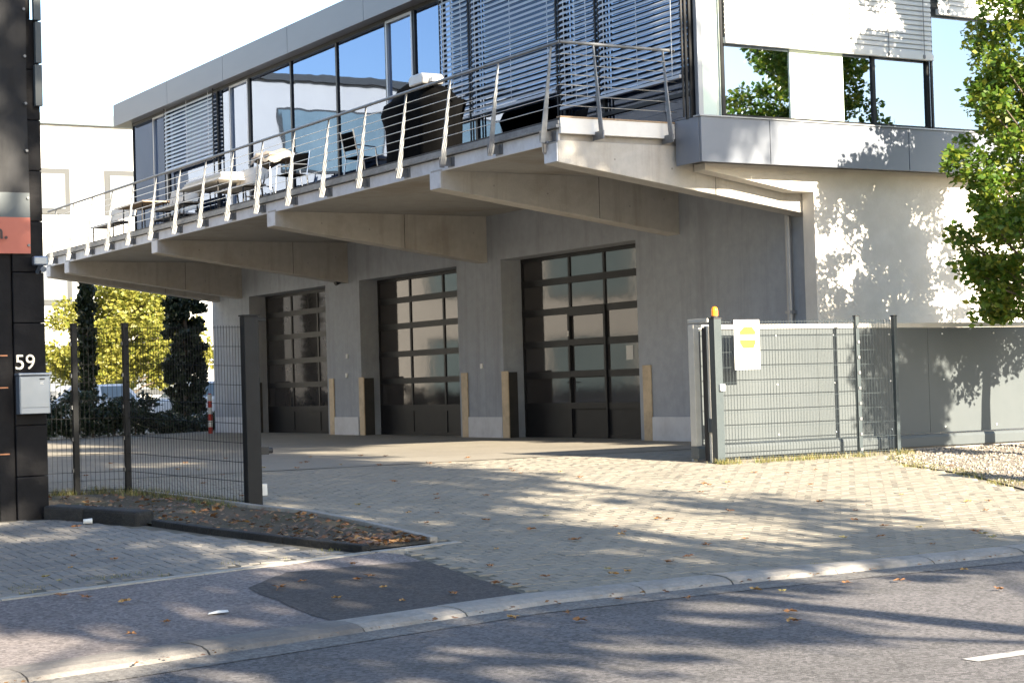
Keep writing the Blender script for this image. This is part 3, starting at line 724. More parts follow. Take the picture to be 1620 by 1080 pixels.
for s in (-1, 1): MB().tube((-.2, s*.7, 0), (-.2, s*.7, .3), .04, n=8).build('leg', 'black', cb)
ld = thing('roasting_tray', (14.3, 26.72, ZD+1.30), 'pale metal tray lying on top of the black barbecue cover', 'tray', local=True)
MB().prism([(-.24, .0), (.24, .0), (.28, .12), (.2, .19), (-.2, .19), (-.28, .12)], 'x', -.2, .2).build('tray_body', 'pipe', ld, bevel=.03)
MB().prism([(-.26, .03), (-.36, .03), (-.38, .10), (-.26, .10)], 'x', -.08, .08).build('tray_handle', 'white_paint', ld)

# ------------------------------------------------------------------ dark house on the left
hs = thing('dark_house', (1.0, 18.0, .33), 'black painted house front with banner and letterbox beside the mesh fence', 'house')
B('wall', 'house_black', hs, -14, 4.84, 17.74, 17.95, .25, 9.0)
B('side_wall', 'house_side', hs, -14, 5.10, 17.95, 44, .25, 9.0)
zb = .27
while zb < 5.2:
    B('wall_block', 'house_black', hs, 4.86, 5.165, 17.66, 17.95, zb, zb+.49, bevel=.008); zb += .495
B('upper_wall', 'house_black', hs, 4.845, 5.10, 17.72, 17.95, 5.23, 9.0)
B('pilaster', 'house_black', hs, 4.70, 4.855, 17.69, 17.95, .27, 9.0, bevel=.006)
dr = MB(); dr.box(4.0, 4.68, 17.70, 17.74, .28, .36); dr.box(4.62, 4.69, 17.70, 17.74, .36, 2.8); dr.box(4.0, 4.62, 17.70, 17.74, 2.72, 2.8)
sf = dr.build('showcase', 'frame', hs)
B('pane', 'glass_dark', sf, 3.4, 4.62, 17.722, 17.73, .36, 2.72)
for z in (.98, 1.62, 1.93): B('reflection_line', 'orange_glint', sf, 3.4, 4.80, 17.685, 17.697, z, z+.012)  # orange reflections on the glass, built as thin coloured strips
fl = MB()
for k in range(6): fl.box(5.10+.012*(k % 2), 5.17, 17.58, 17.64, 4.36+.42*k, 4.36+.42*k+.40)
fl.build('corner_flashing', 'gate', hs)
bn = MB(); bx0, bx1 = 2.4, 5.03
def wave(z, u): return 17.63+.015*math.sin(z*3+u*4)
zs = [2.92, 3.27, 3.51]+[3.51+.25*k for k in range(1, 12)]
us = [bx0+(bx1-bx0)*i/10 for i in range(11)]
for zi in range(len(zs)-1):
    for ui in range(10):
        mi = 0 if zi == 0 else (1 if zi == 1 else 2)
        q = [(us[ui], zs[zi]), (us[ui+1], zs[zi]), (us[ui+1], zs[zi+1]), (us[ui], zs[zi+1])]
        bn.add([(u, wave(z, u), z) for u, z in q], [(0,1,2,3)], mi)
bnr = bn.build('banner', ['banner_salmon', 'banner_grey', 'banner_dark'], None)
sol = bnr.modifiers.new('thick', 'SOLIDIFY'); sol.thickness = .004
bnt = thing('hanging_banner', (4.0, 17.62, 2.92), 'dark banner with grey and salmon bands hung on the black house', 'banner')
WPb = WP[bnr]; bnr.parent = bnt; bnr.location = WPb-WP[bnt]; bnr.name = 'banner_sheet'
for k in range(6): MB().tube((5.01, 17.60, 3.0+.46*k), (5.01, 17.66, 3.0+.46*k), .014, n=8).build('eyelet', 'galv', bnt)
def text(name, body, size, loc, m, parent, ext=.004, bold=0.0):
    cu = D.curves.new(name, 'FONT'); cu.body = body; cu.size = size; cu.extrude = ext; cu.offset = bold
    to = D.objects.new(name, cu); COL.objects.link(to)
    dg = bpy.context.evaluated_depsgraph_get(); me = D.meshes.new_from_object(to.evaluated_get(dg))
    D.objects.remove(to); me.materials.clear(); me.materials.append(MT[m]); me.name = name
    me.transform(Matrix.Rotation(math.pi/2, 4, 'X'))
    o = D.objects.new(name, me); COL.objects.link(o); place(o, Vector(loc), parent); return o
text('lettering', 'n.', .20, (4.665, 17.596, 3.06), 'print', bnt, .003, .003)
hn = text('house_number', '59', .205, (4.85, 17.635, 1.80), 'number', None, .012, .0)
tag(hn, 'silver house number 59 above the letterbox', 'house number')
mbx = thing('letterbox', (5.01, 17.58, 1.36), 'silver steel letterbox on the black pillar under the number 59', 'letterbox')
B('box_body', 'mailbox', mbx, 4.865, 5.165, 17.53, 17.66, 1.365, 1.735, bevel=.008)
B('lid', 'mailbox', mbx, 4.855, 5.175, 17.51, 17.66, 1.738, 1.762, bevel=.006)
B('front_flap', 'mailbox', mbx, 4.875, 5.155, 17.522, 17.529, 1.43, 1.725, bevel=.002)
B('lower_flap', 'mailbox', mbx, 4.875, 5.155, 17.522, 17.529, 1.37, 1.424, bevel=.002)
B('name_slot', 'black', mbx, 5.06, 5.11, 17.518, 17.5215, 1.695, 1.707)
for k in range(3): B('name_print', 'white_paint', mbx, 5.065, 5.10-.008*(k % 2), 17.520, 17.5217, 1.672-.010*k, 1.676-.010*k)
fl2 = thing('floodlight', (5.10, 17.6, 2.78), 'small white floodlight under the salmon band of the banner', 'lamp')
MB().box(5.03, 5.17, 17.52, 17.60, 2.80, 2.89).build('lamp_head', 'mailbox', fl2, bevel=.015)
MB().tube((5.10, 17.56, 2.80), (5.10, 17.66, 2.74), .018, n=8).build('bracket', 'mailbox', fl2)
MB().tube((5.12, 17.51, 2.76), (5.12, 17.58, 2.78), .03, .022, 10).build('sensor', 'mailbox', fl2)

# ------------------------------------------------------------------ mesh fences
def mesh_panel(mb, p, q, z0a, z0b, h, step=.05, rh=.0035, rv=.0026):
    p = Vector((*p, 0)); q = Vector((*q, 0)); L = (q-p).length; d = (q-p)/L; n = Vector((-d.y, d.x, 0))
    k = int(L/step)
    for i in range(k+1):
        s = p+d*(L*i/k); z = z0a+(z0b-z0a)*i/k
        mb.tube((s.x, s.y, z), (s.x, s.y, z+h), rv, n=4, caps=False)
    m_ = int(round(h/.2))
    for j in range(m_+1):
        for sg in (-1, 1):
            a = p+n*.006*sg; b = q+n*.006*sg
            mb.tube((a.x, a.y, z0a+.02+(h-.04)*j/m_), (b.x, b.y, z0b+.02+(h-.04)*j/m_), rh, n=4, caps=False)
    return mb
fL = thing('mesh_fence', (6.9, 19.0, zg(19)), 'dark grey welded mesh fence beside the black house and planting bed', 'fence')
fp = [(5.15, 20.0), (6.14, 19.91), (6.68, 19.77), (7.2, 17.65)]
for a, b in zip(fp, fp[1:]):
    o = mesh_panel(MB(), a, b, zg(a[1])+.03, zg(b[1])+.03, 1.83).build('mesh_panel', 'fence', fL); o['kind'] = 'stuff'
for i, (u, v) in enumerate(fp[1:3]):
    po = MB().box(u-.032, u+.032, v-.032, v+.032, zg(v)-.1, zg(v)+1.88).build('fence_post', 'fence', fL, bevel=.004)
    B('post_cap', 'fence', fL, u-.036, u+.036, v-.036, v+.036, zg(v)+1.881, zg(v)+1.90)
    for k in range(5): B('clamp', 'galv', fL, u-.045, u-.033, v-.02, v+.02, zg(v)+.25+.35*k, zg(v)+.29+.35*k)
gp = thing('gate_post', (7.2, 17.65, zg(17.65)), 'thick dark steel gate post at the end of the mesh fence by the bed', 'gate post')
B('post', 'fence', gp, 7.20, 7.36, 17.56, 17.68, zg(17.65)-.1, zg(17.65)+1.95, bevel=.006)
B('post_cap', 'fence', gp, 7.19, 7.37, 17.55, 17.69, zg(17.65)+1.951, zg(17.65)+1.965)
B('catch_arm', 'fence', gp, 7.362, 7.46, 17.60, 17.66, zg(17.65)+1.90, zg(17.65)+1.935)
cpl = MB(); cpl.box(7.362, 7.45, 17.585, 17.66, zg(17.65)+.52, zg(17.65)+.60); cpl.tube((7.45, 17.62, zg(17.65)+.56), (7.50, 17.62, zg(17.65)+.56), .03, n=10); cpl.build('lock_catch', 'black', gp)
B('reflector_box', 'paper', gp, 7.362, 7.43, 17.60, 17.665, zg(17.65)+.10, zg(17.65)+.22, bevel=.004)

fR = thing('mesh_fence', (15.9, 19.2, zg(19.2)), 'green grey welded mesh fence standing in front of the sliding gate', 'fence')
zr = zg(19.2)
for a, b in (((14.52, 19.2), (16.82, 19.2)), ((16.90, 19.2), (17.52, 19.2))):
    o = mesh_panel(MB(), a, b, zr+.03, zr+.03, 1.83).build('mesh_panel', 'fence_green', fR); o['kind'] = 'stuff'
for u, w, h in ((14.45, .06, 1.88), (16.86, .03, 1.90), (17.55, .03, 1.90)):
    B('fence_post', 'fence_green', fR, u-w, u+w, 19.2-w, 19.2+w, zr-.1, zr+h, bevel=.004)
    B('post_cap', 'black', fR, u-w-.003, u+w+.003, 19.2-w-.003, 19.2+w+.003, zr+h+.001, zr+h+.015)
for k in range(9): B('clamp', 'galv', fR, 16.84, 16.88, 19.155, 19.169, zr+.06+.21*k, zr+.10+.21*k)
B('key_switch', 'white_paint', fR, 14.44, 14.51, 19.10, 19.139, zr+.94, zr+1.03, bevel=.004)
sg = thing('notice_board', (14.92, 19.14, 1.63), 'white notice board with yellow marks on the mesh fence', 'sign')
B('board', 'paper', sg, 14.71, 15.13, 19.135, 19.150, 1.63, 2.285, bevel=.003)
MB().prism([(14.80, 2.09), (15.06, 2.09), (15.06, 2.13), (15.0, 2.19), (14.87, 2.19), (14.80, 2.13)], 'y', 19.131, 19.1345).build('yellow_mark', 'yellow', sg)
MB().prism([(14.80, 2.02), (15.06, 2.02), (15.06, 1.98), (15.02, 1.91), (14.85, 1.91), (14.80, 1.98)], 'y', 19.131, 19.1345).build('yellow_mark', 'yellow', sg)
bc = thing('warning_beacon', (14.45, 19.2, zr+1.896), 'orange warning beacon on top of the green fence post', 'beacon')
MB().tube((14.45, 19.2, zr+1.896), (14.45, 19.2, zr+1.92), .05, n=14).build('base', 'black', bc)
bm_ = MB()
pr = [(0, .046), (.07, .046), (.10, .040), (.118, .026), (.124, .004)]
for (z1_, r1), (z2_, r2) in zip(pr, pr[1:]): bm_.tube((14.45, 19.2, zr+1.921+z1_), (14.45, 19.2, zr+1.921+z2_), r1, r2, 16, caps=(z2_ > .12))
bm_.build('lens', 'amber', bc, smooth=False)
# sliding gate
zgt = .47
sgte = thing('sliding_gate', (17.6, 19.62, zgt-.01), 'grey sheet metal sliding gate pushed open along the white wall', 'gate')
gu = [14.40, 16.45, 18.50, 20.55, 22.6]
for a, b in zip(gu, gu[1:]): B('gate_panel', 'gate', sgte, a+.05, b-.004+.05, 19.60, 19.63, .66, 2.17, bevel=.003)
fr_ = MB(); fr_.box(14.36, 14.45, 19.56, 19.68, .64, 2.24); fr_.box(14.45, 22.65, 19.575, 19.66, 2.175, 2.24)
fr_.build('gate_frame', 'gate_frame', sgte, bevel=.006)
MB().prism([(19.53, .47), (19.69, .47), (19.69, .64), (19.55, .64), (19.53, .60)], 'x', 14.36, 22.65).build('bottom_beam', 'gate', sgte, bevel=.01)
for u in gu[1:-1]:
    pass
for i in range(6):
    for j, z in enumerate((.74, 1.42, 2.08)):
        MB().tube((14.75+1.02*i, 19.588, z), (14.75+1.02*i, 19.60, z), .012, n=8).build('rivet', 'white_paint', sgte)
gpt = thing('guide_portal', (14.52, 19.45, zr), 'pale steel guide posts behind the fence post holding the sliding gate', 'gate guide')
B('post', 'gate_frame', gpt, 14.46, 14.52, 19.40, 19.46, zr-.1, 2.22, bevel=.004)
B('post', 'gate_frame', gpt, 14.46, 14.52, 19.76, 19.82, zr-.1, 2.22, bevel=.004)
B('head', 'gate_frame', gpt, 14.46, 14.52, 19.40, 19.82, 2.27, 2.32, bevel=.004)
B('motor_box', 'gate', gpt, 14.43, 14.55, 19.36, 19.398, zr+.40, zr+.58, bevel=.006)
B('dark_gap', 'black', gpt, 14.43, 14.459, 19.41, 19.47, zr+.02, 2.2)  # shade of the gap beside the gate leaf, put in as black
B('gate_foundation', 'kerb', None, 17.7, 22.6, 19.56, 19.68, .2, .452, bevel=.01)
tag(D.objects['gate_foundation'], 'pale concrete footing strip under the sliding gate', 'footing')
cbn = thing('shadow_cabinet', (16.1, 13.8, zg(13.8)), 'unseen grey cabinet added to cast a shadow on the pavers', 'cabinet')  # added out of view only for the shadow it throws
B('cabinet_body', 'cabinet', cbn, 15.86, 16.34, 13.65, 13.95, zg(13.8)-.05, zg(13.8)+1.12, bevel=.01)
B('cabinet_lid', 'cabinet', cbn, 15.83, 16.37, 13.62, 13.98, zg(13.8)+1.121, zg(13.8)+1.16, bevel=.01)
B('cabinet_door', 'cabinet', cbn, 15.89, 16.31, 13.635, 13.649, zg(13.8)+.1, zg(13.8)+1.08, bevel=.003)

# ------------------------------------------------------------------ vegetation
def leaves(clumps, n, size, rng, up=0.0, flat=.55):
    c = np.array([k[:3] for k in clumps]); rr = np.array([k[3] for k in clumps])
    w = rr**2; idx = rng.choice(len(c), n, p=w/w.sum())
    g = rng.normal(size=(n, 3)); g /= np.linalg.norm(g, axis=1)[:, None]
    g *= (rng.random(n)**.45)[:, None]*rr[idx][:, None]; g[:, 2] *= .8
    P = c[idx]+g
    d = rng.normal(size=(n, 3)); d[:, 2] = d[:, 2]*flat+up; d /= np.linalg.norm(d, axis=1)[:, None]
    e = np.cross(d, rng.normal(size=(n, 3))); e /= np.linalg.norm(e, axis=1)[:, None]
    s = size*(.45+1.1*rng.random(n))[:, None]
    nrm = np.cross(d, e)
    a = P; b = P+d*s*.5+e*s*.33+nrm*s*.06; cc = P+d*s; dd = P+d*s*.5-e*s*.33+nrm*s*.06
    return np.stack([a, b, cc, dd], axis=1)
def limbs(base, top, clumps, r0, rng, nl=14):
    mb = MB(); n = 7
    pts = [Vector(base).lerp(Vector(top), i/n)+Vector((rng.normal()*.06*(i > 0), rng.normal()*.06*(i > 0), 0)) for i in range(n+1)]
    for i in range(n): mb.tube(pts[i], pts[i+1], r0*(1-.8*i/n)*(1.3 if i == 0 else 1), r0*(1-.8*(i+1)/n), 9)
    pick = rng.choice(len(clumps), min(nl, len(clumps)), replace=False)
    for k in pick:
        c = Vector(clumps[k][:3]); t = min(.9, max(.2, (c.z-base[2])/(top[2]-base[2])-.15))
        s = Vector(base).lerp(Vector(top), t); m_ = s.lerp(c, .5)+Vector((0, 0, .12))
        mb.tube(s, m_, r0*.32*(1-t*.5), r0*.2, 6); mb.tube(m_, c, r0*.2, r0*.06, 6)
    return mb
def ell_clumps(rng, cen, rad, n, rc, shell=.55):
    out = []
    while len(out) < n:
        p = rng.uniform(-1, 1, 3); q = np.linalg.norm(p)
        if q > 1 or q < shell*rng.random(): continue
        out.append((*(np.array(cen)+p*np.array(rad)), rc*rng.uniform(.6, 1.25)))
    return out
def tree(name, base, clumps, n, size, lm, label, r0=.16, seed=1, nl=16, top=None, up=0, cat='tree', group=None):
    rng = np.random.default_rng(seed)
    t = thing(name, base, label, cat, group)
    tp = top or (base[0], base[1], max(c[2] for c in clumps)-.3)
    limbs(base, tp, clumps, r0, rng, nl).build('trunk', 'bark', t)
    quads_mesh('crown', leaves(clumps, n, size, rng, up), lm, t, origin=base)
    return t
rng = np.random.default_rng(3)
# hornbeam beside the gate
def hornbeam(base, zw, zc, label, seed, n, lobes=(), step=.2):
    rg_ = np.random.default_rng(seed); cl = []
    for z in np.arange(zw[0][0], zw[0][-1], step):
        w = np.interp(z, zw[0], zw[1]); uc = np.interp(z, zc[0], zc[1])
        for k in range(9):
            a = rg_.uniform(0, 6.28); q = w*rg_.uniform(.15, 1.12)
            cl.append((uc+q*math.cos(a), base[1]+q*math.sin(a), z+rg_.uniform(-.2, .2)-.12*q, rg_.uniform(.15, .36)))
    for (x, y, z, sp, k_) in lobes:
        for k in range(k_): cl.append((x+rg_.uniform(-sp, sp), y+rg_.uniform(-sp, sp), z+rg_.uniform(-sp, sp)*.8, rg_.uniform(.12, .27)))
    zt = zw[0][-1]-.6
    tree('hornbeam_tree', base, cl, n, .085, 'leaf_green', label, .10, seed, 130, top=(np.interp(zt, zc[0], zc[1]), base[1], zt), group='hornbeam trees by the gate')
hornbeam((19.75, 18.3, zg(18.3)), ([2.35, 2.9, 3.8, 5.5, 7.5, 9.6], [.7, 1.15, 1.4, 1.4, 1.2, .4]), ([2, 4, 10], [19.8, 19.85, 20.2]),
         'green hornbeam tree with yellowing leaves overhanging the sliding gate', 5, 64000, [(18.5, 18.2, 3.7, .5, 16), (18.3, 18.3, 4.25, .35, 8), (18.7, 18.3, 2.75, .35, 10), (18.9, 18.3, 5.4, .4, 12)])
hornbeam((19.6, 12.4, zg(12.4)), ([3.45, 4.0, 4.7, 5.4, 6.2], [.4, .65, 1.1, 1.0, .5]), ([3, 4.5, 5.8, 7, 10], [18.95, 18.95, 19.1, 20.0, 20.5]),
         'slender hornbeam tree on the gravel strip between the road and the sliding gate', 6, 22000)
# street trees on the near pavement (they shade the yard)
def street(u, v, label, seed, n=8500, ext=(), nc=52):
    rg = np.random.default_rng(seed)
    cs = ell_clumps(rg, (u, v, 9.2), (4.6, 4.0, 6.0), nc, 1.0, .4)
    for e_ in ext: cs += ell_clumps(rg, e_[0], e_[1], e_[2], 1.0, .4)
    cs = [c for c in cs if c[2] > 3.4 and (c[2] > 8.0 or rg.random() < .72)]
    tree('street_tree', (u, v, .05), cs, n, .32, 'leaf_street', label, .22, seed, 20)
street(9.3, -4.6, 'street tree on the near pavement, the one with the widest leaning crown', 21, 21000, ext=(((17.2, -4.5, 16.4), (2.2, 2.3, 2.1), 15), ((13.4, -4.5, 14.2), (2.9, 2.4, 2.6), 34), ((11.6, -4.5, 11.4), (2.4, 2.2, 2.0), 26)), nc=74)
street(3.2, -4.4, 'street tree on the near pavement between two others', 22, 10500, nc=58)
street(-2.2, -4.8, 'street tree on the near pavement behind the black house side', 23)
street(-7.6, -4.5, 'street tree at the end of the near pavement row', 24)
# cypresses, yellow tree and hedge behind the yard
def cypress(u, v, h, w, label, seed, n=9000):
    rg = np.random.default_rng(seed); cs = []
    for z in np.arange(.55, h, .18):
        ww = w*np.interp(z/h, [0, .12, .3, .8, 1], [.55, .85, 1, .85, .12])
        for k in range(7):
            a = rg.uniform(0, 6.28); q = ww*rg.uniform(.3, .95); cs.append((u+q*math.cos(a), v+q*math.sin(a), z+Z0, .16))
    tree('cypress_tree', (u, v, Z0), cs, n, .11, 'leaf_cypress', label, .09, seed, 10, up=1.4)
cypress(18.55, 49.6, 6.2, .62, 'thick dark columnar cypress between the hedge and the white car', 41, 26000)
cypress(15.35, 48.6, 5.0, .19, 'thin pointed cypress in front of the yellow tree', 42, 8000)
rg = np.random.default_rng(51)
cs = ell_clumps(rg, (21.6, 64, 3.6), (3.0, 2.8, 2.0), 70, .65, .5)
tree('yellow_tree', (21.6, 64, Z0), cs, 34000, .14, 'leaf_yellow', 'yellow autumn tree behind the dark hedge and the cypresses', .18, 51, 20)
hd = MB(); rg = np.random.default_rng(61)
ht = thing('hedge', (15.6, 46.8, Z0), 'low dark clipped hedge at the back of the yard', 'hedge')
cs = []
for t in np.arange(0, 1, .012):
    for k in range(3):
        cs.append((10.9+8.6*t, 43.6+5.2*t+rg.uniform(-.35, .35)+.5, Z0+rg.uniform(.12, (1.0 if t < .68 else .40)+.12*math.sin(t*20)), .24))
quads_mesh('foliage', leaves(cs, 20000, .10, rg), 'leaf_hedge', ht, origin=(15.6, 46.8, Z0))
hst = MB()
for k in range(12): MB().tube((11.2+.72*k, 44.3+.44*k, Z0-.05), (11.2+.72*k, 44.3+.44*k, Z0+.35), .025, n=6).build('stem', 'bark', ht)

# weeds, leaf litter, fallen leaves
def tufts(name, spots, label, h0, seed, m='grass', dens=26):
    rg = np.random.default_rng(seed); Q = []
    for (u, v, r_) in spots:
        for k in range(dens):
            a = rg.uniform(0, 6.28); q = r_*rg.random()**.5; x, y = u+q*math.cos(a), v+q*math.sin(a); z = zg(y)-.01
            h = h0*rg.uniform(.4, 1.3); b = rg.uniform(0, 6.28); lean = h*rg.uniform(.1, .7); w = .004
            Q.append([(x-w*math.sin(b), y+w*math.cos(b), z), (x+w*math.sin(b), y-w*math.cos(b), z), (x+lean*math.cos(b)+.001, y+lean*math.sin(b), z+h), (x+lean*math.cos(b), y+lean*math.sin(b)+.001, z+h)])
    o = quads_mesh(name, np.array(Q), m); o['kind'] = 'stuff'; o['label'] = label
rg = np.random.default_rng(71)
tufts('weeds', [(14.3+rg.random()*3.4, 19.08+rg.uniform(-.12, .08), .12) for _ in range(60)]+[(14.42, 19.1, .1)]*6, 'dry weeds along the foot of the mesh fence and sliding gate', .07, 72)
tufts('gravel_grass', [(np.interp(v, [14.4, 16.2, 17.7, 18.9], [15.0, 15.9, 16.25, 17.2])+rg.uniform(-.05, .3), v, .14) for v in rg.uniform(14.5, 18.9, 70)], 'dry grass along the gravel border', .045, 73)
tufts('fence_grass', [(np.interp(v, [17.6, 19.8], [7.15, 6.65])+rg.uniform(-.25, .12), v, .15) for v in rg.uniform(17.5, 19.9, 60)]+[(u, 19.95, .15) for u in rg.uniform(5.3, 6.6, 30)], 'short green grass under the dark mesh fence', .08, 74)
tufts('joint_weeds', [(3.2+3.4*t, 12.95+.88*t+rg.uniform(0, .25), .10) for t in rg.random(22)]+[(7.2, 10.98, .12), (8.1, 11.0, .1), (7.0, 10.9, .1), (9.3, 11.1, .08)], 'small weeds in the joints along the pavement edge', .022, 75)
def litter(name, n, fn, label, seed, smin=.03, smax=.075, zf=None):
    rg = np.random.default_rng(seed); Q = []
    while len(Q) < n:
        u, v = fn(rg)
        s = rg.uniform(smin, smax); a = rg.uniform(0, 6.28); d = np.array([math.cos(a), math.sin(a), rg.uniform(-.35, .35)]); e = np.array([-math.sin(a), math.cos(a), rg.uniform(-.5, .5)])
        p = np.array([u, v, (zg(v) if zf is None else zf)+.028+rg.random()*.02])
        Q.append([p-d*s, p-e*s*.55+np.array([0,0,s*.25]), p+d*s, p+e*s*.55])
    o = quads_mesh(name, np.array(Q), 'leaf_brown'); o['kind'] = 'stuff'; o['label'] = label
BED = [(5.9, 16.5), (6.12, 15.6), (6.42, 14.7), (6.72, 13.82), (7.36, 13.95), (7.38, 15.5), (7.32, 16.4), (7.05, 17.3), (6.6, 19.4), (5.3, 19.4), (5.4, 17.6)]
def infield(rg):
    while True:
        u, v = rg.uniform(5.3, 7.45), 13.8+5.6*rg.random()**2.6
        if inpoly(u, v, BED): return u, v
litter('leaf_litter', 900, infield, 'brown leaf litter lying in the planting bed', 81, .016, .045)
def ingutter(rg):
    u = rg.uniform(1.5, 13.5); return u, kerb_v(u)-.33-abs(rg.normal())*.06
litter('gutter_litter', 170, ingutter, 'small brown leaf bits gathered in the gutter along the kerb', 82, .008, .024, -.012)
# single fallen leaves
def leafmesh(m, seed):
    rg = random.Random(seed); pts = []
    lob = 5
    for i in range(lob*4):
        a = 2*math.pi*i/(lob*4); k = i % 4
        r_ = (.055, .032, .020, .034)[k]*rg.uniform(.85, 1.2)
        pts.append((r_*math.cos(a), r_*math.sin(a), .006+.018*abs(math.sin(a*1.5+rg.random()))))
    me = D.meshes.new('fallen_leaf'); n = len(pts)
    me.from_pydata([(0, 0, .012)]+pts+[(.055, .0, .02), (.10, .006, .004), (.10, .009, .004)], [], [(0, i+1, (i+1) % n+1) for i in range(n)]+[(n+1, n+2, n+3)])
    me.materials.append(MT[m]); return me
lms = [leafmesh(m, i) for i, m in enumerate(('leaf_a', 'leaf_b', 'leaf_c', 'leaf_d', 'leaf_a', 'leaf_c', 'leaf_a'))]
rg = random.Random(5)
def leafcat(u, v):
    if v < kerb_v(u): return ('curled brown leaf fallen on the asphalt road', 'leaves on the road', 0.004)
    if inpoly(u, v, FORE): return ('curled brown leaf fallen on the grey herringbone forecourt', 'leaves on the forecourt', .003)
    if v < 13.7 and u < 6.7: return ('curled brown leaf fallen on the asphalt sidewalk', 'leaves on the sidewalk', .006)
    return ('curled brown leaf fallen on the courtyard pavers', 'leaves on the courtyard', .003)
made = 0
while made < 120:
    D_ = rg.uniform(11.2, 29)**1.0; x = rg.uniform(-.27, .27)
    if rg.random() < .35: D_ = rg.uniform(12, 20); 
    u = D_*(.861*x+.509); v = D_*(.861-.509*x)
    if u > 17.9 or (u > 14 and v > 18.9) or inpoly(u, v, BED) or (u < 5.4 and v > 17.4) or abs(v-kerb_v(u)) < .35: continue
    if 5.2 < u < 7.5 and 13.7 < v < 20: continue
    if u > 13.5 and rg.random() < .3: continue
    la, gp_, dz = leafcat(u, v)
    o = D.objects.new('fallen_leaf', rg.choice(lms)); COL.objects.link(o)
    o.location = (u, v, (zg(v) if v > kerb_v(u) else 0)+dz); o.rotation_euler = (rg.uniform(-.1, .1), rg.uniform(-.1, .1), rg.uniform(0, 6.28)); s = rg.uniform(.55, 1.05); o.scale = (s, s, s*1.3)
    tag(o, la, 'leaf', gp_); made += 1
pp = MB().add([(4.36, 11.38, zg(11.4)+.008), (4.50, 11.36, zg(11.4)+.014), (4.52, 11.43, zg(11.4)+.02), (4.40, 11.46, zg(11.4)+.01), (4.44, 11.40, zg(11.4)+.026)], [(0,1,4), (1,2,4), (2,3,4), (3,0,4)]).build('paper_scrap', 'paper')
tag(pp, 'crumpled white paper scrap on the asphalt sidewalk', 'litter')
cpn = MB(); cpn.tube((5.28, 16.95, zg(16.95)+.028), (5.36, 16.93, zg(16.95)+.028), .022, .028, 12); cpn = cpn.build('crushed_cup', 'paper')
tag(cpn, 'white paper cup lying by the black house wall', 'cup')

# ------------------------------------------------------------------ background
wb = thing('white_office_block', (10, 80, Z0), 'long white office block with grey window bands behind the yard', 'building')
B('wall', 'bg_white', wb, -45, 60, 75, 90, Z0, 13.0)
B('roof_edge', 'bg_blue', wb, -45.2, 60.2, 74.8, 90.2, 12.95, 13.4)
for k, u in enumerate(np.arange(-43, 58, 5.2)):
    for z0_ in (1.6, 5.4, 9.2):
        wf = MB().box(u, u+3.7, 74.93, 75.0, z0_, z0_+1.9).build('window', 'bg_grey', wb)
        B('pane', 'glass_bg' if u < 14 else 'bg_pale', wf, u+.22, u+3.48, 74.90, 74.928, z0_+.22, z0_+1.68)
B('wing_wall', 'bg_cream', wb, -45, 8, 62, 74.8, Z0, 13.0)
B('wing_roof_edge', 'bg_grey', wb, -45.2, 8.2, 61.8, 74.7, 13.0, 13.25)
for u in np.arange(-43, 5, 5.4):
    for z0_ in (1.0, 5.0, 9.6):
        wf = MB().box(u, u+4.2, 61.93, 62.0, z0_, z0_+2.4).build('window', 'bg_grey', wb)
        B('pane', 'glass_bg', wf, u+.08, u+4.12, 61.90, 61.928, z0_+.08, z0_+2.32)
lb = thing('low_annex', (16, 66, Z0), 'low glazed annex with a flat roof left of the yellow tree', 'building')
B('wall', 'bg_white', lb, 11, 18.6, 68, 73, Z0, 4.6)
B('roof', 'bg_grey', lb, 10.7, 18.9, 67.6, 73.2, 4.6, 4.9)
for k in range(5):
    wf = B('window', 'bg_grey', lb, 11.3+1.45*k, 12.5+1.45*k, 67.95, 68.0, .9, 4.0)
    B('pane', 'glass_bg', wf, 11.36+1.45*k, 12.44+1.45*k, 67.92, 67.948, .96, 3.94)
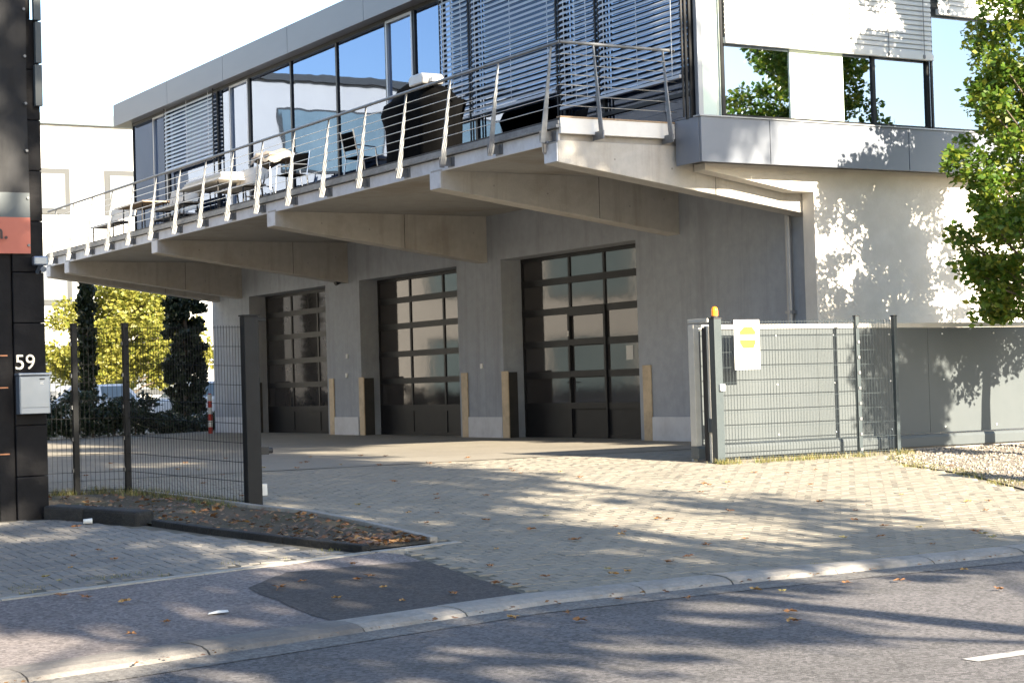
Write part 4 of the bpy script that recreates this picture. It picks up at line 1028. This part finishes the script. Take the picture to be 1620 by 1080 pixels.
# parked car, only partly seen past the cypress
def car(loc, rz, label):
    t = thing('parked_car', loc, label, 'car', local=True, rz=rz)
    prof = [(-2.05, .35), (-2.1, .62), (-2.0, .86), (-1.15, .95), (1.75, .98), (2.02, .92), (2.1, .6), (2.05, .33)]
    MB().prism(prof, 'y', -.85, .85).build('body', 'car_white', t, bevel=.07)
    MB().add([(-1.2,-.80,.93),(1.8,-.80,.95),(1.8,.80,.95),(-1.2,.80,.93),(-.45,-.62,1.45),(1.35,-.62,1.46),(1.35,.62,1.46),(-.45,.62,1.45)], [(4,5,6,7),(0,1,5,4),(1,2,6,5),(2,3,7,6),(3,0,4,7)]).build('cabin', 'car_white', t, bevel=.05)
    for s in (-1, 1):
        MB().add([(-.98, s*.795, .97), (.35, s*.795, .985), (.35, s*.655, 1.39), (-.42, s*.655, 1.38)], [(0,1,2,3)]).build('side_window', 'glass_bg', t)
        MB().add([(.45, s*.795, .985), (1.60, s*.795, .99), (1.25, s*.655, 1.39), (.45, s*.655, 1.39)], [(0,1,2,3)]).build('side_window', 'glass_bg', t)
        for x in (-1.28, 1.3):
            w = MB().tube((x, s*.70, .32), (x, s*.87, .32), .32, n=20).build('wheel', 'tyre', t)
            MB().tube((x, s*.868, .32), (x, s*.885, .32), .2, n=16).build('rim', 'steel', w)
        B('headlight', 'steel', t, -2.09, -2.02, s*.55-.15, s*.55+.15, .62, .76)
        B('tail_light', 'red', t, 2.03, 2.09, s*.6-.12, s*.6+.12, .66, .84)
    MB().add([(-1.14, -.74, .985), (-1.14, .74, .985), (-.50, .60, 1.41), (-.50, -.60, 1.41)], [(0,1,2,3)]).build('windscreen', 'glass_bg', t)
    return t
car((21.4, 56.0, Z0), math.radians(6), 'white parked car beside the thick cypress')
car((18.2, 58.5, Z0), math.radians(4), 'white parked car behind the thin cypress')
bo = thing('warning_post', (17.6, 45.4, Z0), 'red and white striped post at the far corner of the building', 'bollard')
for k in range(6): MB().tube((17.6, 45.4, Z0+.17*k), (17.6, 45.4, Z0+.17*(k+1)-.001), .06, n=14).build('red_band' if k % 2 == 0 else 'white_band', 'red' if k % 2 == 0 else 'white_paint', bo)
MB().tube((17.6, 45.4, Z0+1.02), (17.6, 45.4, Z0+1.05), .06, .02, 14).build('cap', 'red', bo)
